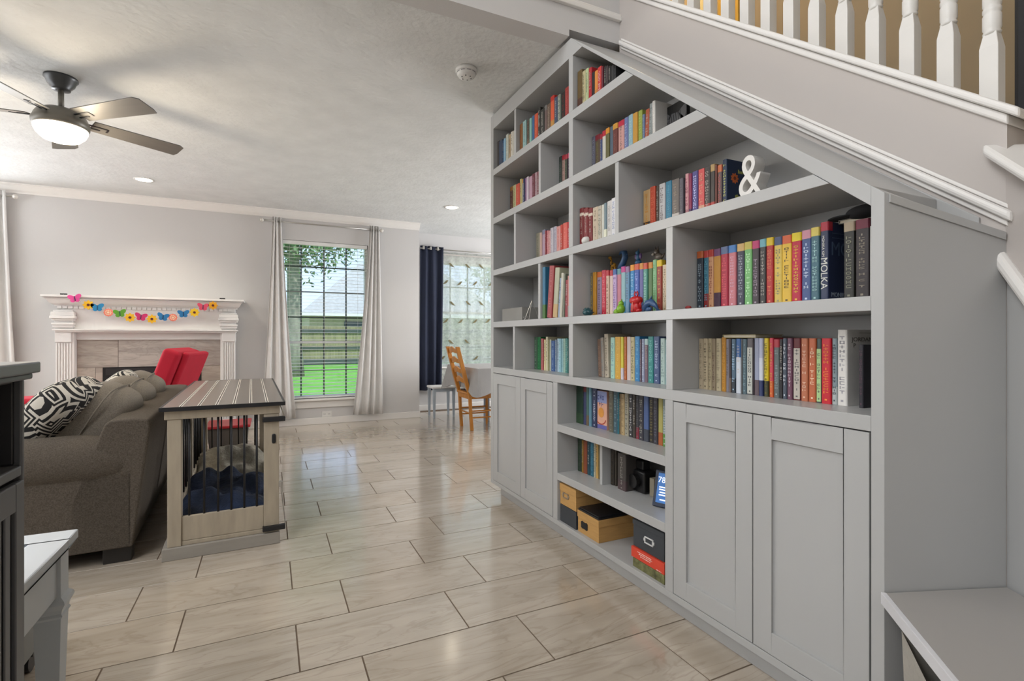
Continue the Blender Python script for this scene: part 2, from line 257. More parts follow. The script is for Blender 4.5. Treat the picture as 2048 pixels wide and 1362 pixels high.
A_Z, B_Z, C_Z, D_Z, E_Z, F_Z, G_Z = 2.288, 1.948, 1.582, 1.219, 0.905, 0.638, 0.372
BOOKS=[
('in the topmost far left cubby','books in the topmost far left cubby',2.288,1.445,[
 (3.275,0.032,0.196,'3a3434',{}),
 (3.243,0.059,0.185,'22344f',{}),
 (3.184,0.015,0.173,'2f5a80',{}),
 (3.169,0.032,0.178,'7fa3ba',{}),
 (3.136,0.038,0.193,'b8bcae',{'t': '8a8f84'}),
 (3.096,0.04,0.177,'a38e6d',{'t': '4a3a2a'}),
 (3.054,0.032,0.182,'c9c4b8',{}),
 (3.02,0.023,0.178,'bdb9b0',{}),
]),
('on the long top left shelf','books on the long top left shelf',2.288,1.445,[
 (2.921,0.04,0.181,'8a5a2c',{'t': '6a3a1c'}),
 (2.877,0.047,0.182,'8fb0ae',{'t': '5b7c86'}),
 (2.827,0.039,0.171,'4b4034',{'t': '8a7a66', 'm': '6b5a48'}),
 (2.785,0.028,0.166,'7fb0a5',{}),
 (2.755,0.028,0.17,'35628f',{}),
 (2.725,0.044,0.168,'c4502f',{'t': 'e07a52'}),
 (2.681,0.03,0.19,'23221f',{'t': 'd8d4cc'}),
 (2.65,0.05,0.164,'2c2b27',{'t': 'cfcabf'}),
 (2.597,0.028,0.168,'6a5550',{'b': '6d6a66'}),
 (2.567,0.04,0.162,'5f4a3a',{'t': 'b8a89a'}),
 (2.525,0.041,0.188,'c8512a',{'b': 'b0281e', 'm': 'b07f3a'}),
 (2.481,0.034,0.165,'35435a',{}),
 (2.445,0.031,0.164,'6d7468',{'t': 'c8c8be'}),
 (2.411,0.044,0.161,'1c1614',{'t': '7a2a26'}),
 (2.366,0.038,0.168,'8e2c28',{'t': 'b8605a'}),
 (2.326,0.025,0.154,'8f6b66',{}),
]),
('in the apex cubby under the slope','books in the apex cubby',2.288,1.44,[
 (2.237,0.044,0.195,'5c4a26',{'m': '4a2a1c'}),
 (2.192,0.027,0.176,'b5ab84',{'t': '3a3a30'}),
 (2.165,0.026,0.176,'a9b58a',{}),
 (2.137,0.027,0.166,'a3232a',{}),
 (2.109,0.023,0.132,'1d1b1c',{}),  # black filler for the shaded gap between two spines
 (2.085,0.028,0.127,'c9813a',{'m': 'b8743a'}),
 (2.056,0.03,0.131,'b8302f',{'t': 'dccfc4'}),
 (2.025,0.014,0.121,'5a1f2a',{}),
 (2.01,0.022,0.114,'1f1c1c',{}),
 (1.988,0.018,0.106,'2b2022',{'t': '7a6a6a'}),
 (1.969,0.017,0.097,'1a1918',{}),
 (1.951,0.023,0.089,'2b2b2d',{}),
 (1.927,0.013,0.08,'242426',{'t': '6a6a6c'}),
]),
('on the second shelf, far left','books on the second shelf far left',1.948,1.54,[
 (3.267,0.045,0.224,'5a2a1c',{'b': '9a6a28'}),
 (3.22,0.051,0.223,'b8b184',{'t': '5a7a50'}),
 (3.169,0.058,0.217,'c5503a',{'t': 'd8907a', 'm': '6a7a4a'}),
 (3.108,0.027,0.238,'c0b27a',{}),
 (3.08,0.02,0.229,'9a9a8c',{'b': 'c9943a'}),
 (3.059,0.021,0.225,'2a3560',{}),
 (3.037,0.024,0.224,'7d5580',{}),
 (3.011,0.032,0.224,'c5b5c0',{}),
 (2.978,0.045,0.216,'b590a0',{'m': '5a5a58'}),
 (2.932,0.035,0.221,'6b2c38',{'t': 'a08088'}),
 (2.894,0.03,0.219,'a88a90',{}),
 (2.863,0.025,0.217,'7a3a45',{}),
]),
('in the second row beside the tall stile','books beside the tall stile',1.948,1.54,[
 (2.59,0.032,0.223,'2e352f',{'t': '6a7a70'}),
 (2.555,0.03,0.22,'a5857a',{'b': '9a1f2c'}),
 (2.525,0.026,0.214,'3f4038',{'b': 'a8303c', 't': '7a8a70'}),
 (2.498,0.034,0.216,'3f2c40',{'b': 'b84a6a'}),
]),
('on the second shelf under the slope','books on the second shelf under the slope',1.948,1.53,[
 (2.239,0.028,0.215,'5a5a68',{'t': '9a9aa8', 'm': '7a4a30'}),
 (2.21,0.04,0.211,'5a4a3c',{'b': '7a1f2a', 't': '8a8a5a'}),
 (2.168,0.018,0.203,'3a4a78',{'b': '9a1f30'}),
 (2.148,0.029,0.211,'c0bdb0',{'b': 'b01f35'}),
 (2.116,0.03,0.212,'5e5a36',{'b': 'c9862a', 'm': '33413f'}),
 (2.084,0.028,0.21,'4b5a68',{}),
 (2.054,0.038,0.21,'63302a',{'b': 'c08a30', 't': '8a5a50'}),
 (2.014,0.045,0.208,'bf8f88',{'b': 'b01f3a'}),
 (1.968,0.028,0.209,'66709b',{'t': 'a8b4d0', 'm': '4f5f80'}),
 (1.939,0.034,0.21,'86a5b0',{'t': 'a8c4c4'}),
 (1.904,0.035,0.204,'b58630',{'m': '4a4638'}),
 (1.867,0.029,0.202,'8a9640',{'t': 'a8b05a'}),
 (1.836,0.017,0.173,'5d6f90',{'t': '8aa0b0'}),
 (1.823,0.027,0.186,'9c4a2e',{'l': 3}),
 (1.8,0.021,0.203,'8c9290',{'l': 3, 't': '5a605e'}),
 (1.768,0.02,0.205,'c8c4be',{'t': 'e0dcd4'}),
]),
('among the leaning red and cream row','books in the red and cream row',1.582,1.55,[
 (2.9,0.052,0.197,'8f8a78',{'t': '6a6a58'}),
 (2.846,0.024,0.192,'c9a79a',{'t': 'c8b8a8'}),
 (2.815,0.038,0.202,'a58a9b',{'b': '7a7a90'}),
 (2.775,0.01,0.193,'8a2f38',{}),
 (2.764,0.025,0.19,'b56a6e',{'t': 'd8b0b0'}),
 (2.738,0.029,0.183,'b9837f',{'t': 'd8b8b4'}),
 (2.708,0.034,0.194,'b8b2b8',{'t': '8f8890'}),
 (2.673,0.035,0.196,'a9a5b0',{'t': '8a8090'}),
 (2.637,0.045,0.189,'c58a84',{'t': 'b85a54'}),
 (2.591,0.027,0.191,'b33626',{}),
 (2.563,0.045,0.195,'cf5f52',{'t': 'e09088'}),
 (2.517,0.035,0.192,'b01f26',{}),
]),
('in the square cubby left of centre','books in the square cubby left of centre',1.582,1.453,[
 (2.239,0.038,0.196,'6b1518',{'k': 'c8b8a8'}),
 (2.199,0.038,0.187,'741a1c',{'k': 'c8b8a8'}),
 (2.16,0.036,0.178,'6f171a',{'k': 'c8b8a8'}),
 (2.122,0.047,0.173,'b7a791',{'t': '7a6a58'}),
 (2.074,0.031,0.17,'b0a898',{'t': '6a7a6a'}),
 (2.042,0.018,0.17,'c9c8bd',{}),
 (2.023,0.02,0.173,'6d8088',{'m': 'd8d8c0'}),
 (2.002,0.038,0.176,'c3c0bd',{'t': '9a938c'}),
 (1.962,0.033,0.18,'d0cfd0',{'t': '8090b8'}),
]),
('on the third shelf under the slope','books on the third shelf under the slope',1.582,1.55,[
 (1.856,0.049,0.2,'b08f62',{'m': '33241f', 't': 'c98a2a'}),
 (1.806,0.034,0.204,'b5482f',{'t': 'd8785a'}),
 (1.771,0.019,0.199,'4a3f36',{}),  # dark gap between spines, its shade modelled as a thin book
 (1.75,0.038,0.202,'b5b3b3',{'t': '6a5a5a'}),
 (1.71,0.037,0.202,'2a6f8a',{'t': '5a9ab0'}),
 (1.672,0.044,0.199,'6a625c',{'t': 'a89a8a', 'm': 'b8b0a8'}),
 (1.625,0.023,0.192,'55525a',{'t': '7a767a'}),
 (1.594,0.019,0.203,'c58f92',{'t': '8a2f50'}),
 (1.574,0.017,0.198,'85284a',{'m': '4a2a52'}),
 (1.556,0.031,0.2,'4c4880',{'t': 'c8ccf0'}),
 (1.523,0.033,0.199,'c8504e',{'m': 'c89a80', 't': 'e0a890'}),
 (1.489,0.03,0.197,'3a3634',{'m': 'a83a34', 't': 'b0a8a0'}),
 (1.459,0.022,0.199,'3c3632',{'b': 'a88a5a', 'm': 'a8403a'}),
 (1.437,0.01,0.193,'6a3a30',{}),
 (1.426,0.022,0.187,'5a4a48',{'b': 'b8623a', 't': 'c05a54'}),
 (1.403,0.022,0.201,'1c2c48',{'t': 'c8c86a', 'N': 1}),
]),
('in the slanting row of the picture book cubby','books in the picture book cubby',1.219,1.43,[
 (2.594,0.033,0.297,'2d6a8a',{'m': '3f6a30'}),
 (2.545,0.052,0.294,'9a3f40',{'l': 6, 't': 'b87a78'}),
 (2.48,0.048,0.276,'a8a890',{'l': 6, 'm': 'b89a6a'}),
 (2.422,0.022,0.215,'8a98b0',{'l': 6}),
 (2.4,0.025,0.24,'bdb8a8',{'l': 5}),
 (2.373,0.018,0.235,'6a7060',{'l': 3}),
 (2.349,0.028,0.198,'8a1f2c',{'l': 2}),
 (2.319,0.023,0.218,'b87a70',{'m': '9a938c'}),
]),
('behind the toy figures','books behind the toy figures',1.219,1.52,[
 (2.235,0.02,0.229,'5e5846',{'t': 'b8a050'}),
 (2.214,0.032,0.229,'b07d22',{}),
 (2.18,0.041,0.226,'8b7a90',{'b': 'b85a20', 't': '3a2a50'}),
 (2.137,0.037,0.23,'b5253a',{'t': 'e08090'}),
 (2.097,0.025,0.225,'c9ad98',{'b': 'b03038', 't': '6a4a3a'}),
 (2.071,0.026,0.222,'cbb5ac',{'b': 'b03038'}),
 (2.043,0.029,0.224,'b79cc4',{'b': '3f5f98', 't': '5a4080'}),
 (2.012,0.032,0.222,'b56e7d',{'b': '5a8a90'}),
 (1.978,0.032,0.228,'86a9ae',{'b': 'b83a80', 'm': '2f7a98'}),
 (1.944,0.03,0.224,'5f89a8',{'b': '8a6a90'}),
 (1.912,0.031,0.228,'2b7bb0',{'b': 'd08a1a', 't': 'a8d0e8'}),
 (1.88,0.034,0.228,'3e59a3',{'b': 'c8583a', 't': 'a0b0e0'}),
 (1.845,0.027,0.227,'5d5a90',{'b': 'c8883a', 'm': '3a4a80'}),
 (1.816,0.028,0.224,'4f8d7d',{'b': 'c05038', 't': 'a8d0c8'}),
 (1.787,0.029,0.224,'4a6a3a',{'b': 'c07a28', 'm': '4a3a34'}),
 (1.756,0.025,0.231,'7fae80',{'t': '5a8a5a'}),
 (1.73,0.033,0.225,'8a2f22',{'b': 'd0b020', 't': 'c8a058'}),
 (1.695,0.03,0.201,'c2ad90',{'t': '8a7a60'}),
]),
('on the long colour banded shelf','books on the long colour banded shelf',1.219,1.54,[
 (1.518,0.033,0.232,'26303a',{'b': 'a8552a', 't': '8a98a0'}),
 (1.484,0.025,0.23,'2f6275',{'b': 'a83a34', 't': '6aa0b0', 'm': '7a1e1e'}),
 (1.459,0.026,0.23,'b98a66',{'b': 'a8382e', 't': '8a4a3a'}),
 (1.432,0.033,0.228,'b07f35',{'b': '6a3f66', 'm': '3f2438'}),
 (1.399,0.034,0.231,'a5213a',{'b': '56678c', 't': 'e0606a'}),
 (1.364,0.035,0.231,'b96a72',{'b': '3f77b5', 't': 'd8a8b8'}),
 (1.328,0.034,0.231,'2a2c40',{'b': 'c9a566', 't': 'a8acb8'}),
 (1.294,0.033,0.232,'6aa864',{'b': 'bdb04e', 't': 'c8f0c0'}),
 (1.261,0.03,0.23,'33292f',{'b': 'b52f66', 't': '9a8a98'}),
 (1.23,0.026,0.231,'2e2d2c',{'b': '6aa5b0', 't': '9a958c'}),
 (1.203,0.028,0.231,'a8231f',{'b': 'd6b51e', 't': 'd87a50'}),
 (1.175,0.031,0.228,'c9ae4d',{'b': '3d4a6e', 't': '8a8a70'}),
]),
('near the right end of the colour banded shelf','books on the long colour banded shelf',1.219,1.54,[
 (1.146,0.035,0.228,'d4ad35',{'b': 'c8592b', 't': '5a4a28'}),
 (1.11,0.034,0.23,'b01235',{'b': 'd9c31a', 't': 'e0b040'}),
 (1.076,0.032,0.232,'3d5180',{'b': 'c58a98', 't': 'c8d4e8'}),
 (1.044,0.028,0.235,'3f6470',{'b': 'd3c15e', 't': '9ac0c0'}),
 (1.015,0.026,0.246,'2b3450',{'b': 'a8283a', 'W': 1}),
 (0.944,0.032,0.231,'24241f',{'b': 'a3927a', 't': '7a7a68'}),
 (0.908,0.038,0.231,'2a2224',{'b': '6b1c33', 't': '8a8070'}),
 (0.869,0.02,0.207,'d0d0cc',{'t': '8a8a8a'}),
]),
('on the shelf above the left doors','books on the shelf above the left doors',0.905,1.55,[
 (2.922,0.038,0.208,'3f5e48',{'t': '8aa890'}),
 (2.883,0.042,0.208,'1f6b3d',{'t': '4a9a60'}),
 (2.831,0.028,0.198,'a8585a',{}),
 (2.802,0.011,0.196,'8a2320',{}),
 (2.79,0.024,0.192,'cbbd92',{}),
 (2.765,0.024,0.209,'c8c0a0',{}),
 (2.74,0.013,0.192,'8f8a60',{}),
 (2.725,0.023,0.192,'a3a693',{}),
 (2.699,0.044,0.185,'2c5287',{'t': '8aa8c8'}),
 (2.653,0.022,0.192,'6e7f92',{'t': '9ab0b8'}),
 (2.63,0.024,0.198,'9fb9c9',{}),
 (2.606,0.025,0.198,'86b3bf',{'t': 'b8dce0'}),
 (2.58,0.018,0.198,'93b9bd',{'t': '6a9aa0'}),
 (2.561,0.022,0.198,'98b5a6',{'t': '7a9a88'}),
 (2.539,0.023,0.2,'3f7f78',{'t': '8ac0b0'}),
 (2.516,0.016,0.193,'23645f',{}),
]),
('on the long shelf above the open bays','books on the shelf above the open bays',0.905,1.55,[
 (2.208,0.03,0.196,'7a6152',{'l': -3, 't': 'a88a78'}),
 (2.176,0.024,0.204,'9d9489',{'l': -3, 't': '7a8a90'}),
 (2.149,0.033,0.222,'b8ad9b',{'l': -2, 't': '5a5248'}),
 (2.103,0.035,0.205,'9cc4b5',{'t': '6a8aa0'}),
 (2.065,0.045,0.208,'c9992b',{'t': 'e0c060'}),
 (2.019,0.021,0.208,'c8bc3e',{'m': 'c8c0c8'}),
 (1.998,0.02,0.208,'b0602f',{'t': 'd08a50'}),
 (1.976,0.03,0.208,'c5b6b3',{}),
 (1.945,0.03,0.207,'b9ad84',{'t': '4a4a38'}),
 (1.914,0.035,0.21,'2878ae',{'t': '7ac0e0'}),
 (1.879,0.015,0.197,'5a4f5e',{'t': '9a90a0'}),
 (1.864,0.019,0.198,'8b93ab',{'t': 'c8d0e0'}),
 (1.845,0.024,0.198,'6d5562',{'b': 'a8c0c0'}),
 (1.82,0.036,0.209,'2a7f7c',{'t': '7ac8c0'}),
 (1.783,0.038,0.209,'3d5078',{'t': 'b8c8e0'}),
 (1.743,0.029,0.201,'a9beb8',{'t': '7a908c'}),
 (1.712,0.026,0.194,'8fb0b8',{'t': 'b8d0d4'}),
]),
('on the shelf above the right doors','books on the shelf above the right doors',0.905,1.55,[
 (1.52,0.022,0.2,'a89980',{'t': '7a6f5c'}),
 (1.497,0.024,0.201,'b3a488',{'t': '4a4234'}),
 (1.472,0.02,0.201,'a89a7c',{'t': '7a6f5c'}),
 (1.451,0.019,0.2,'8e7f68',{'t': '5a3f34'}),
 (1.431,0.024,0.201,'b5a88a',{'t': '8a7f6a'}),
 (1.407,0.021,0.205,'b5802b',{'t': 'd09a48'}),
 (1.386,0.016,0.199,'7a7680',{}),
 (1.37,0.012,0.2,'3b2f30',{'m': '6a5a50'}),
 (1.358,0.02,0.199,'4a6275',{'t': 'a8c8e0', 'm': '26303a'}),
 (1.337,0.022,0.2,'2f5c96',{'f': 'c5ccd6'}),
 (1.315,0.005,0.199,'4a4a4a',{}),
 (1.309,0.019,0.199,'4c6069',{'t': '7a98a0'}),
 (1.29,0.026,0.201,'5a5457',{'w': 'b9bbb2'}),
 (1.262,0.022,0.202,'8f95ab',{'m': '5a4a50'}),
 (1.24,0.017,0.202,'b0b4ca',{'f': 'c8ccd8', 'm': '2a3560'}),
 (1.22,0.018,0.202,'cdb61c',{'t': '6a6010', 'm': '3a3a20'}),
 (1.201,0.016,0.203,'c93f4f',{'m': 'c85a2a', 't': 'd8a050'}),
 (1.182,0.022,0.198,'5d6666',{'b': 'a8303c', 't': '98a8a8'}),
 (1.16,0.013,0.199,'201d22',{}),
]),
('near the white hardback above the right doors','books on the shelf above the right doors',0.905,1.55,[
 (1.148,0.015,0.202,'4a5361',{'t': 'd8dce4'}),
 (1.132,0.019,0.202,'6d4558',{'t': 'c8b8c0'}),
 (1.112,0.027,0.202,'5a1418',{'w': 'b8b0a5'}),
 (1.084,0.024,0.202,'b36a4a',{'t': 'e0b8a0'}),
 (1.06,0.025,0.202,'b9613c',{'t': 'f0d0b0'}),
 (1.033,0.017,0.201,'3a4a48',{'w': 'a8c88a'}),
 (1.016,0.031,0.202,'c41c2d',{'t': 'f08a3a'}),
 (0.985,0.017,0.202,'7f8f95',{'t': '3a4a50', 'm': 'a8b0b0'}),
 (0.967,0.03,0.228,'dcd9d4',{'t': '9a98a0', 'J': 1}),
 (0.905,0.015,0.184,'26242c',{'t': '5a3a4a'}),
]),
('in the open bay below centre, upper row','books in the upper open bay',0.638,1.535,[
 (2.399,0.067,0.206,'1f3a2c',{'m': '2f4a30'}),
 (2.329,0.029,0.205,'3f4468',{'b': '7a3a3a'}),
 (2.298,0.023,0.205,'45685f',{'m': '6a5a40'}),
 (2.274,0.026,0.204,'5a8296',{}),
 (2.246,0.043,0.207,'242c4e',{'t': 'd8dce8'}),
 (2.097,0.036,0.205,'5b584a',{'t': '8a8874'}),
 (2.06,0.032,0.205,'3a5560',{'t': '7a98a0'}),
 (2.027,0.011,0.205,'2f7080',{}),
]),
('toward the right of the upper open bay','books in the upper open bay',0.638,1.54,[
 (2.044,0.019,0.198,'2f6470',{'t': '8ac0c8'}),
 (2.024,0.019,0.198,'857050',{}),
 (2.004,0.025,0.199,'b0996f',{'t': '7a6a48'}),
 (1.979,0.03,0.203,'9a9583',{'t': '3a3a34'}),
 (1.948,0.029,0.202,'2e2d2e',{'t': 'd8d8d8'}),
 (1.918,0.022,0.202,'3a332c',{}),
 (1.895,0.023,0.203,'303036',{'t': '6a6a70', 'm': '7a1f30'}),
 (1.871,0.032,0.204,'33313a',{'t': 'a8a898'}),
 (1.839,0.034,0.206,'4a608f',{'m': '3a3f4a'}),
 (1.804,0.029,0.208,'25201f',{'t': '8a8050'}),
 (1.775,0.03,0.209,'33313a',{'t': '6a6a78'}),
 (1.744,0.03,0.21,'b0a860',{'m': 'a85a2a'}),
 (1.714,0.025,0.204,'8a9a9a',{'m': '5a8a40', 't': 'c8d0d0'}),
]),
('in the lower open bay, left of its divider','books left of the lower bay divider',0.372,1.545,[
 (2.395,0.039,0.182,'2b3d2e',{'t': '4a5a48'}),
 (2.355,0.017,0.176,'96702e',{}),
 (2.337,0.033,0.178,'8a4a30',{}),
 (2.303,0.027,0.182,'1f4552',{}),
 (2.275,0.031,0.186,'2a6178',{'t': '5a98b0'}),
 (2.243,0.016,0.188,'b5b09a',{'t': '5a5a48'}),
 (2.226,0.02,0.19,'c09a58',{}),
 (2.205,0.022,0.193,'6a5c38',{}),
]),
('in the dim right half of the lower bay','books in the dim half of the lower bay',0.372,1.548,[
 (2.097,0.028,0.177,'2d2822',{'t': '5a5040'}),
 (2.068,0.014,0.181,'3a342c',{}),
]),
]

# ================================================================== STRUCTURE
CZ = 2.69          # living room ceiling
YW = 6.95          # back wall
YN = 7.55          # dining niche wall
YH = 2.28          # header over the room opening
XC = 1.42          # bookcase face
XS = 1.745         # stair wall face
# floor: grout bed with one plate per tile
TW = 0.3085; TL = 0.5981
fl = struct(MB().box(-4.6, 5.0, -3.0, YN+0.1, -0.12, -0.0025).build('floor', GROUT, origin=(0,0,0)))
def tile_mesh(lx, ly):
    g = 0.0027; b = 0.0003
    x0, x1, y0, y1 = g, lx-g, g, ly-g
    v = [(x0,y0,-0.006),(x1,y0,-0.006),(x1,y1,-0.006),(x0,y1,-0.006),(x0,y0,-b),(x1,y0,-b),(x1,y1,-b),(x0,y1,-b),(x0+b,y0+b,0),(x1-b,y0+b,0),(x1-b,y1-b,0),(x0+b,y1-b,0)]
    f = [(0,1,5,4),(1,2,6,5),(2,3,7,6),(3,0,4,7),(4,5,9,8),(5,6,10,9),(6,7,11,10),(7,4,8,11),(8,9,10,11)]
    return v, f
tv, tf = tile_mesh(TL, TW)
tme = bpy.data.meshes.new('tile'); tme.from_pydata(tv, [], tf); tme.materials.append(TILE)
rest = MB(); ntile = 0
CF, SF = math.cos(-0.4452), math.sin(-0.4452)
for r in range(-29, 20):
    y0 = (5.9231+r)*TW; off = (r % 2)/3.0
    for k in range(-9, 9):
        x0 = (k+off)*TL+0.0928
        if x0+TL < -4.6 or x0 > 5.0 or y0 < -3.0 or y0+TW > YN+0.01: continue
        if x0 > 1.9 and y0+TW < 3.3: continue
        if x0 > 1.2 and y0 > YW-0.05 and False: continue
        cx, cy = x0+TL/2, y0+TW/2
        xc = cx*CF+cy*SF; zc = -cx*SF+cy*CF
        vis = zc > 0.4 and -1.25 < xc/zc < 1.15 and (x0 < 1.48 or y0 > 3.0) and x0 > -3.4 and x0 < 3.3
        if vis and x0 > 2.1 and y0 < 4.6: vis = False
        if vis:
            o = bpy.data.objects.new('tile', tme); COL.objects.link(o); o.parent = fl; o.location = (x0, y0, random.uniform(-0.0003, 0.0003)); ntile += 1
        else: rest.add([(a+x0, b+y0, c) for a, b, c in tv], tf)
o = rest.build('tile_field', TILE, fl, origin=(0,0,0)); o['kind'] = 'stuff'
# walls
def wallbox(name, m, *b): return struct(MB().box(*b).build(name, m))
W1 = (0.10, 1.19, 0.33, 2.335)       # living room window opening
W2 = (2.28, 3.75, 0.66, 2.29)        # dining window opening
def wall_with_hole(name, x0, x1, y0, y1, z0, z1, h):
    m = MB()
    m.box(x0, h[0], y0, y1, z0, z1); m.box(h[1], x1, y0, y1, z0, z1); m.box(h[0], h[1], y0, y1, z0, h[2]); m.box(h[0], h[1], y0, y1, h[3], z1)
    return struct(m.build(name, WALL))
wall_with_hole('wall_back', -4.6, 1.885, YW, YW+0.16, 0, CZ, W1)
wallbox('wall_return', WALL, 1.765, 1.885, YW+0.16, YN+0.16, 0, CZ)
wall_with_hole('wall_niche', 1.885, 5.0, YN, YN+0.16, 0, CZ, W2)
wallbox('wall_left', WALL, -4.7, -4.6, -3.0, YW+0.16, 0, 5.2)
wallbox('wall_rear', WALL, -4.6, 2.7, -3.1, -3.0, 0, 5.2)
wallbox('wall_right', WALL, 5.0, 5.1, 3.43, YN+0.16, 0, CZ)
wallbox('wall_partition', WALL, XS+0.115, 5.0, 3.33, 3.43, 0, CZ)
wallbox('wall_closet', STAIRW, XS, XS+0.115, YH+0.12, 3.43, 0, CZ)
struct(MB().box(-4.6, 5.0, YH+0.1195, YN+0.16, CZ, CZ+0.1).build('ceiling', CEIL))
m = MB().box(-4.6, XC, YH-0.001, YH+0.12, CZ, 5.2).box(XC, XS+0.115, YH-0.001, YH+0.12, CZ+0.035, 5.2)
struct(m.build('wall_header', WALL))
m = MB().box(-4.6, XS, YH-0.022, YH, 2.845, 2.868).box(-4.6, XS, YH-0.014, YH, 2.868, 2.885)
struct(m.build('trim_1', TRIMM, bevel=0.003))
wallbox('wall_hall', BEIGE, 2.7, 2.8, -3.1, 3.33, 0, 2.69)
wallbox('wall_hall_upper', BEIGE, 2.7, 2.8, -3.1, 5.0, 2.69, 5.2)
wallbox('wall_landing', BEIGE, XS, 2.7, 4.9, 5.0, 2.79, 5.2)
wallbox('wall_landing_side', BEIGE, XS, XS+0.115, YH+0.12, 4.9, 2.79, 5.2)
struct(MB().box(-4.7, 2.8, -3.1, 5.0, 5.2, 5.3).build('ceiling_hall', CEIL))
# stair wall: follows the slope of the stairs
def zl(y): return 1.405+0.7985*(y-0.647)      # underside of the lower stair moulding
def zc_(y): return 1.683+0.815*(y-0.628)      # underside of the cap
struct(MB().prism([(0.645, 0), (YH, 0), (YH, zc_(YH)), (0.645, zc_(0.645))], 'x', XS, XS+0.115).build('wall_stair', STAIRW))
def slope_strip(name, m, x0, x1, fn, za, zb, ya, yb, bev=0.004):
    return MB().prism([(ya, fn(ya)+za), (yb, fn(yb)+za), (yb, fn(yb)+zb), (ya, fn(ya)+zb)], 'x', x0, x1).build(name, m, bevel=bev)
struct(slope_strip('trim_2', TRIMM, XS-0.010, XS, zl, 0.0, 0.016, 0.640, YH-0.02, 0.003))
struct(slope_strip('trim_3', TRIMM, XS-0.026, XS, zl, 0.016, 0.045, 0.628, YH-0.02, 0.009))
struct(slope_strip('trim_4', TRIMM, XS-0.006, XS, zl, 0.045, 0.058, 0.640, YH-0.02, 0.003))
struct(slope_strip('trim_5', TRIMM, XS-0.012, XS+0.13, zc_, -0.028, 0.0, 0.640, YH, 0.006))
struct(slope_strip('trim_6', TRIMM, XS-0.028, XS+0.15, zc_, 0.0, 0.026, 0.612, 3.0, 0.008))
# turned wall section at the far right, where the stairs wind
P0 = Vector((XS, 0.645)); D2 = Vector((-0.5, -0.866)); N2 = Vector((0.866, -0.5))
def winder(name, m, sa, sb, fb, ft, t0, t1, bev=0):
    vs = []
    for t in (t0, t1):
        for s_, fz in ((sa, fb), (sb, fb), (sb, ft), (sa, ft)):
            p = P0+D2*s_+N2*t; vs.append((p.x, p.y, fz(s_)))
    return struct(MB().add(vs, [(0,1,2,3),(7,6,5,4),(0,4,5,1),(1,5,6,2),(2,6,7,3),(3,7,4,0)]).build(name, m, bevel=bev))
zm = lambda s_: 1.31-1.35*s_; zt = lambda s_: 1.585-0.9*s_
winder('wall_winder_lower', GRAY, 0, 0.42, lambda s_: 0, lambda s_: zm(s_), 0.0, 0.06)
winder('wall_winder_upper', STAIRW, 0, 0.42, zm, zt, -0.003, 0.06)
winder('trim_7', TRIMM, -0.012, 0.42, lambda s_: zm(s_)-0.02, lambda s_: zm(s_)+0.028, -0.03, 0.0, 0.01)
winder('trim_8', TRIMM, -0.025, 0.42, lambda s_: zt(s_)-0.012, lambda s_: zt(s_)+0.02, -0.045, 0.07, 0.01)
# crown moulding and baseboards
def crown(name, x0, x1, y, dirn=-1, mitre=0.0):
    pf = [(0, CZ), (0, CZ-0.092), (0.010, CZ-0.092), (0.014, CZ-0.078), (0.030, CZ-0.062), (0.052, CZ-0.030), (0.066, CZ-0.014), (0.074, CZ-0.012), (0.074, CZ)]
    vs = [(x0, y+dirn*a, b) for a, b in pf]+[(x1+(a if mitre else 0)*0, y+dirn*a, b) for a, b in pf]; n = len(pf)
    return struct(MB().add(vs, [tuple(range(n))[::-1], tuple(range(n, 2*n))]+[(i,(i+1)%n,(i+1)%n+n,i+n) for i in range(n)]).build(name, TRIMM))
crown('trim_9', -4.6, 1.885, YW)
def base(name, b): return struct(MB().box(*b).build(name, TRIMM, bevel=0.004))
base('baseboard_back', (-0.30, 1.897, YW-0.013, YW, 0, 0.085))
base('baseboard_back_left', (-4.6, -2.05, YW-0.013, YW, 0, 0.085))
base('baseboard_return', (1.885, 1.898, YW, YN-0.013, 0, 0.085))
base('baseboard_niche', (1.885, 5.0, YN-0.013, YN, 0, 0.085))
base('baseboard_left', (-4.6, -4.587, -3.0, YW-0.013, 0, 0.085))
base('baseboard_rear', (-4.587, 2.7, -3.0, -2.987, 0, 0.085))

# ------------------------------------------------------------------ windows
def window(name, o, y, verts, hors, mid, sill=True):
    x0, x1, z0, z1 = o; root = sempty(name, ((x0+x1)/2, y+0.1, z0))
    f = MB(); t = 0.035
    for b in ((x0, x0+t, z0, z1), (x1-t, x1, z0, z1), (x0+t, x1-t, z0, z0+t), (x0+t, x1-t, z1-t, z1)): f.box(b[0], b[1], y+0.06, y+0.14, b[2], b[3])
    f.build('window_frame', TRIMM, root, world=True)
    MB().box(x0+t, x1-t, y+0.07, y+0.125, mid-0.018, mid+0.018).build('sash_rail', TRIMM, root, world=True)
    xs = [x0+t]+verts+[x1-t]; mt = mat('muntin_dark', '4a4f50', 0.5)
    for v in verts: MB().box(v-0.008, v+0.008, y+0.085, y+0.108, z0+t, z1-t).build('muntin', mt, root, world=True)
    for h in hors: MB().box(x0+t, x1-t, y+0.087, y+0.106, h-0.008, h+0.008).build('muntin', mt, root, world=True)
    zs = sorted([z0+t]+hors+[mid]+[z1-t])
    for i in range(len(xs)-1):
        for j in range(len(zs)-1):
            MB().box(xs[i]+0.001, xs[i+1]-0.001, y+0.095, y+0.098, zs[j]+0.001, zs[j+1]-0.001).build('pane', GLASS, root, world=True)
    if sill:
        MB().box(x0-0.04, x1+0.04, y-0.05, y+0.07, z0-0.026, z0).build('window_sill', TRIMM, root, world=True, bevel=0.005)
        MB().box(x0-0.02, x1+0.02, y-0.016, y, z0-0.115, z0-0.026).build('apron', TRIMM, root, world=True, bevel=0.003)
    return root
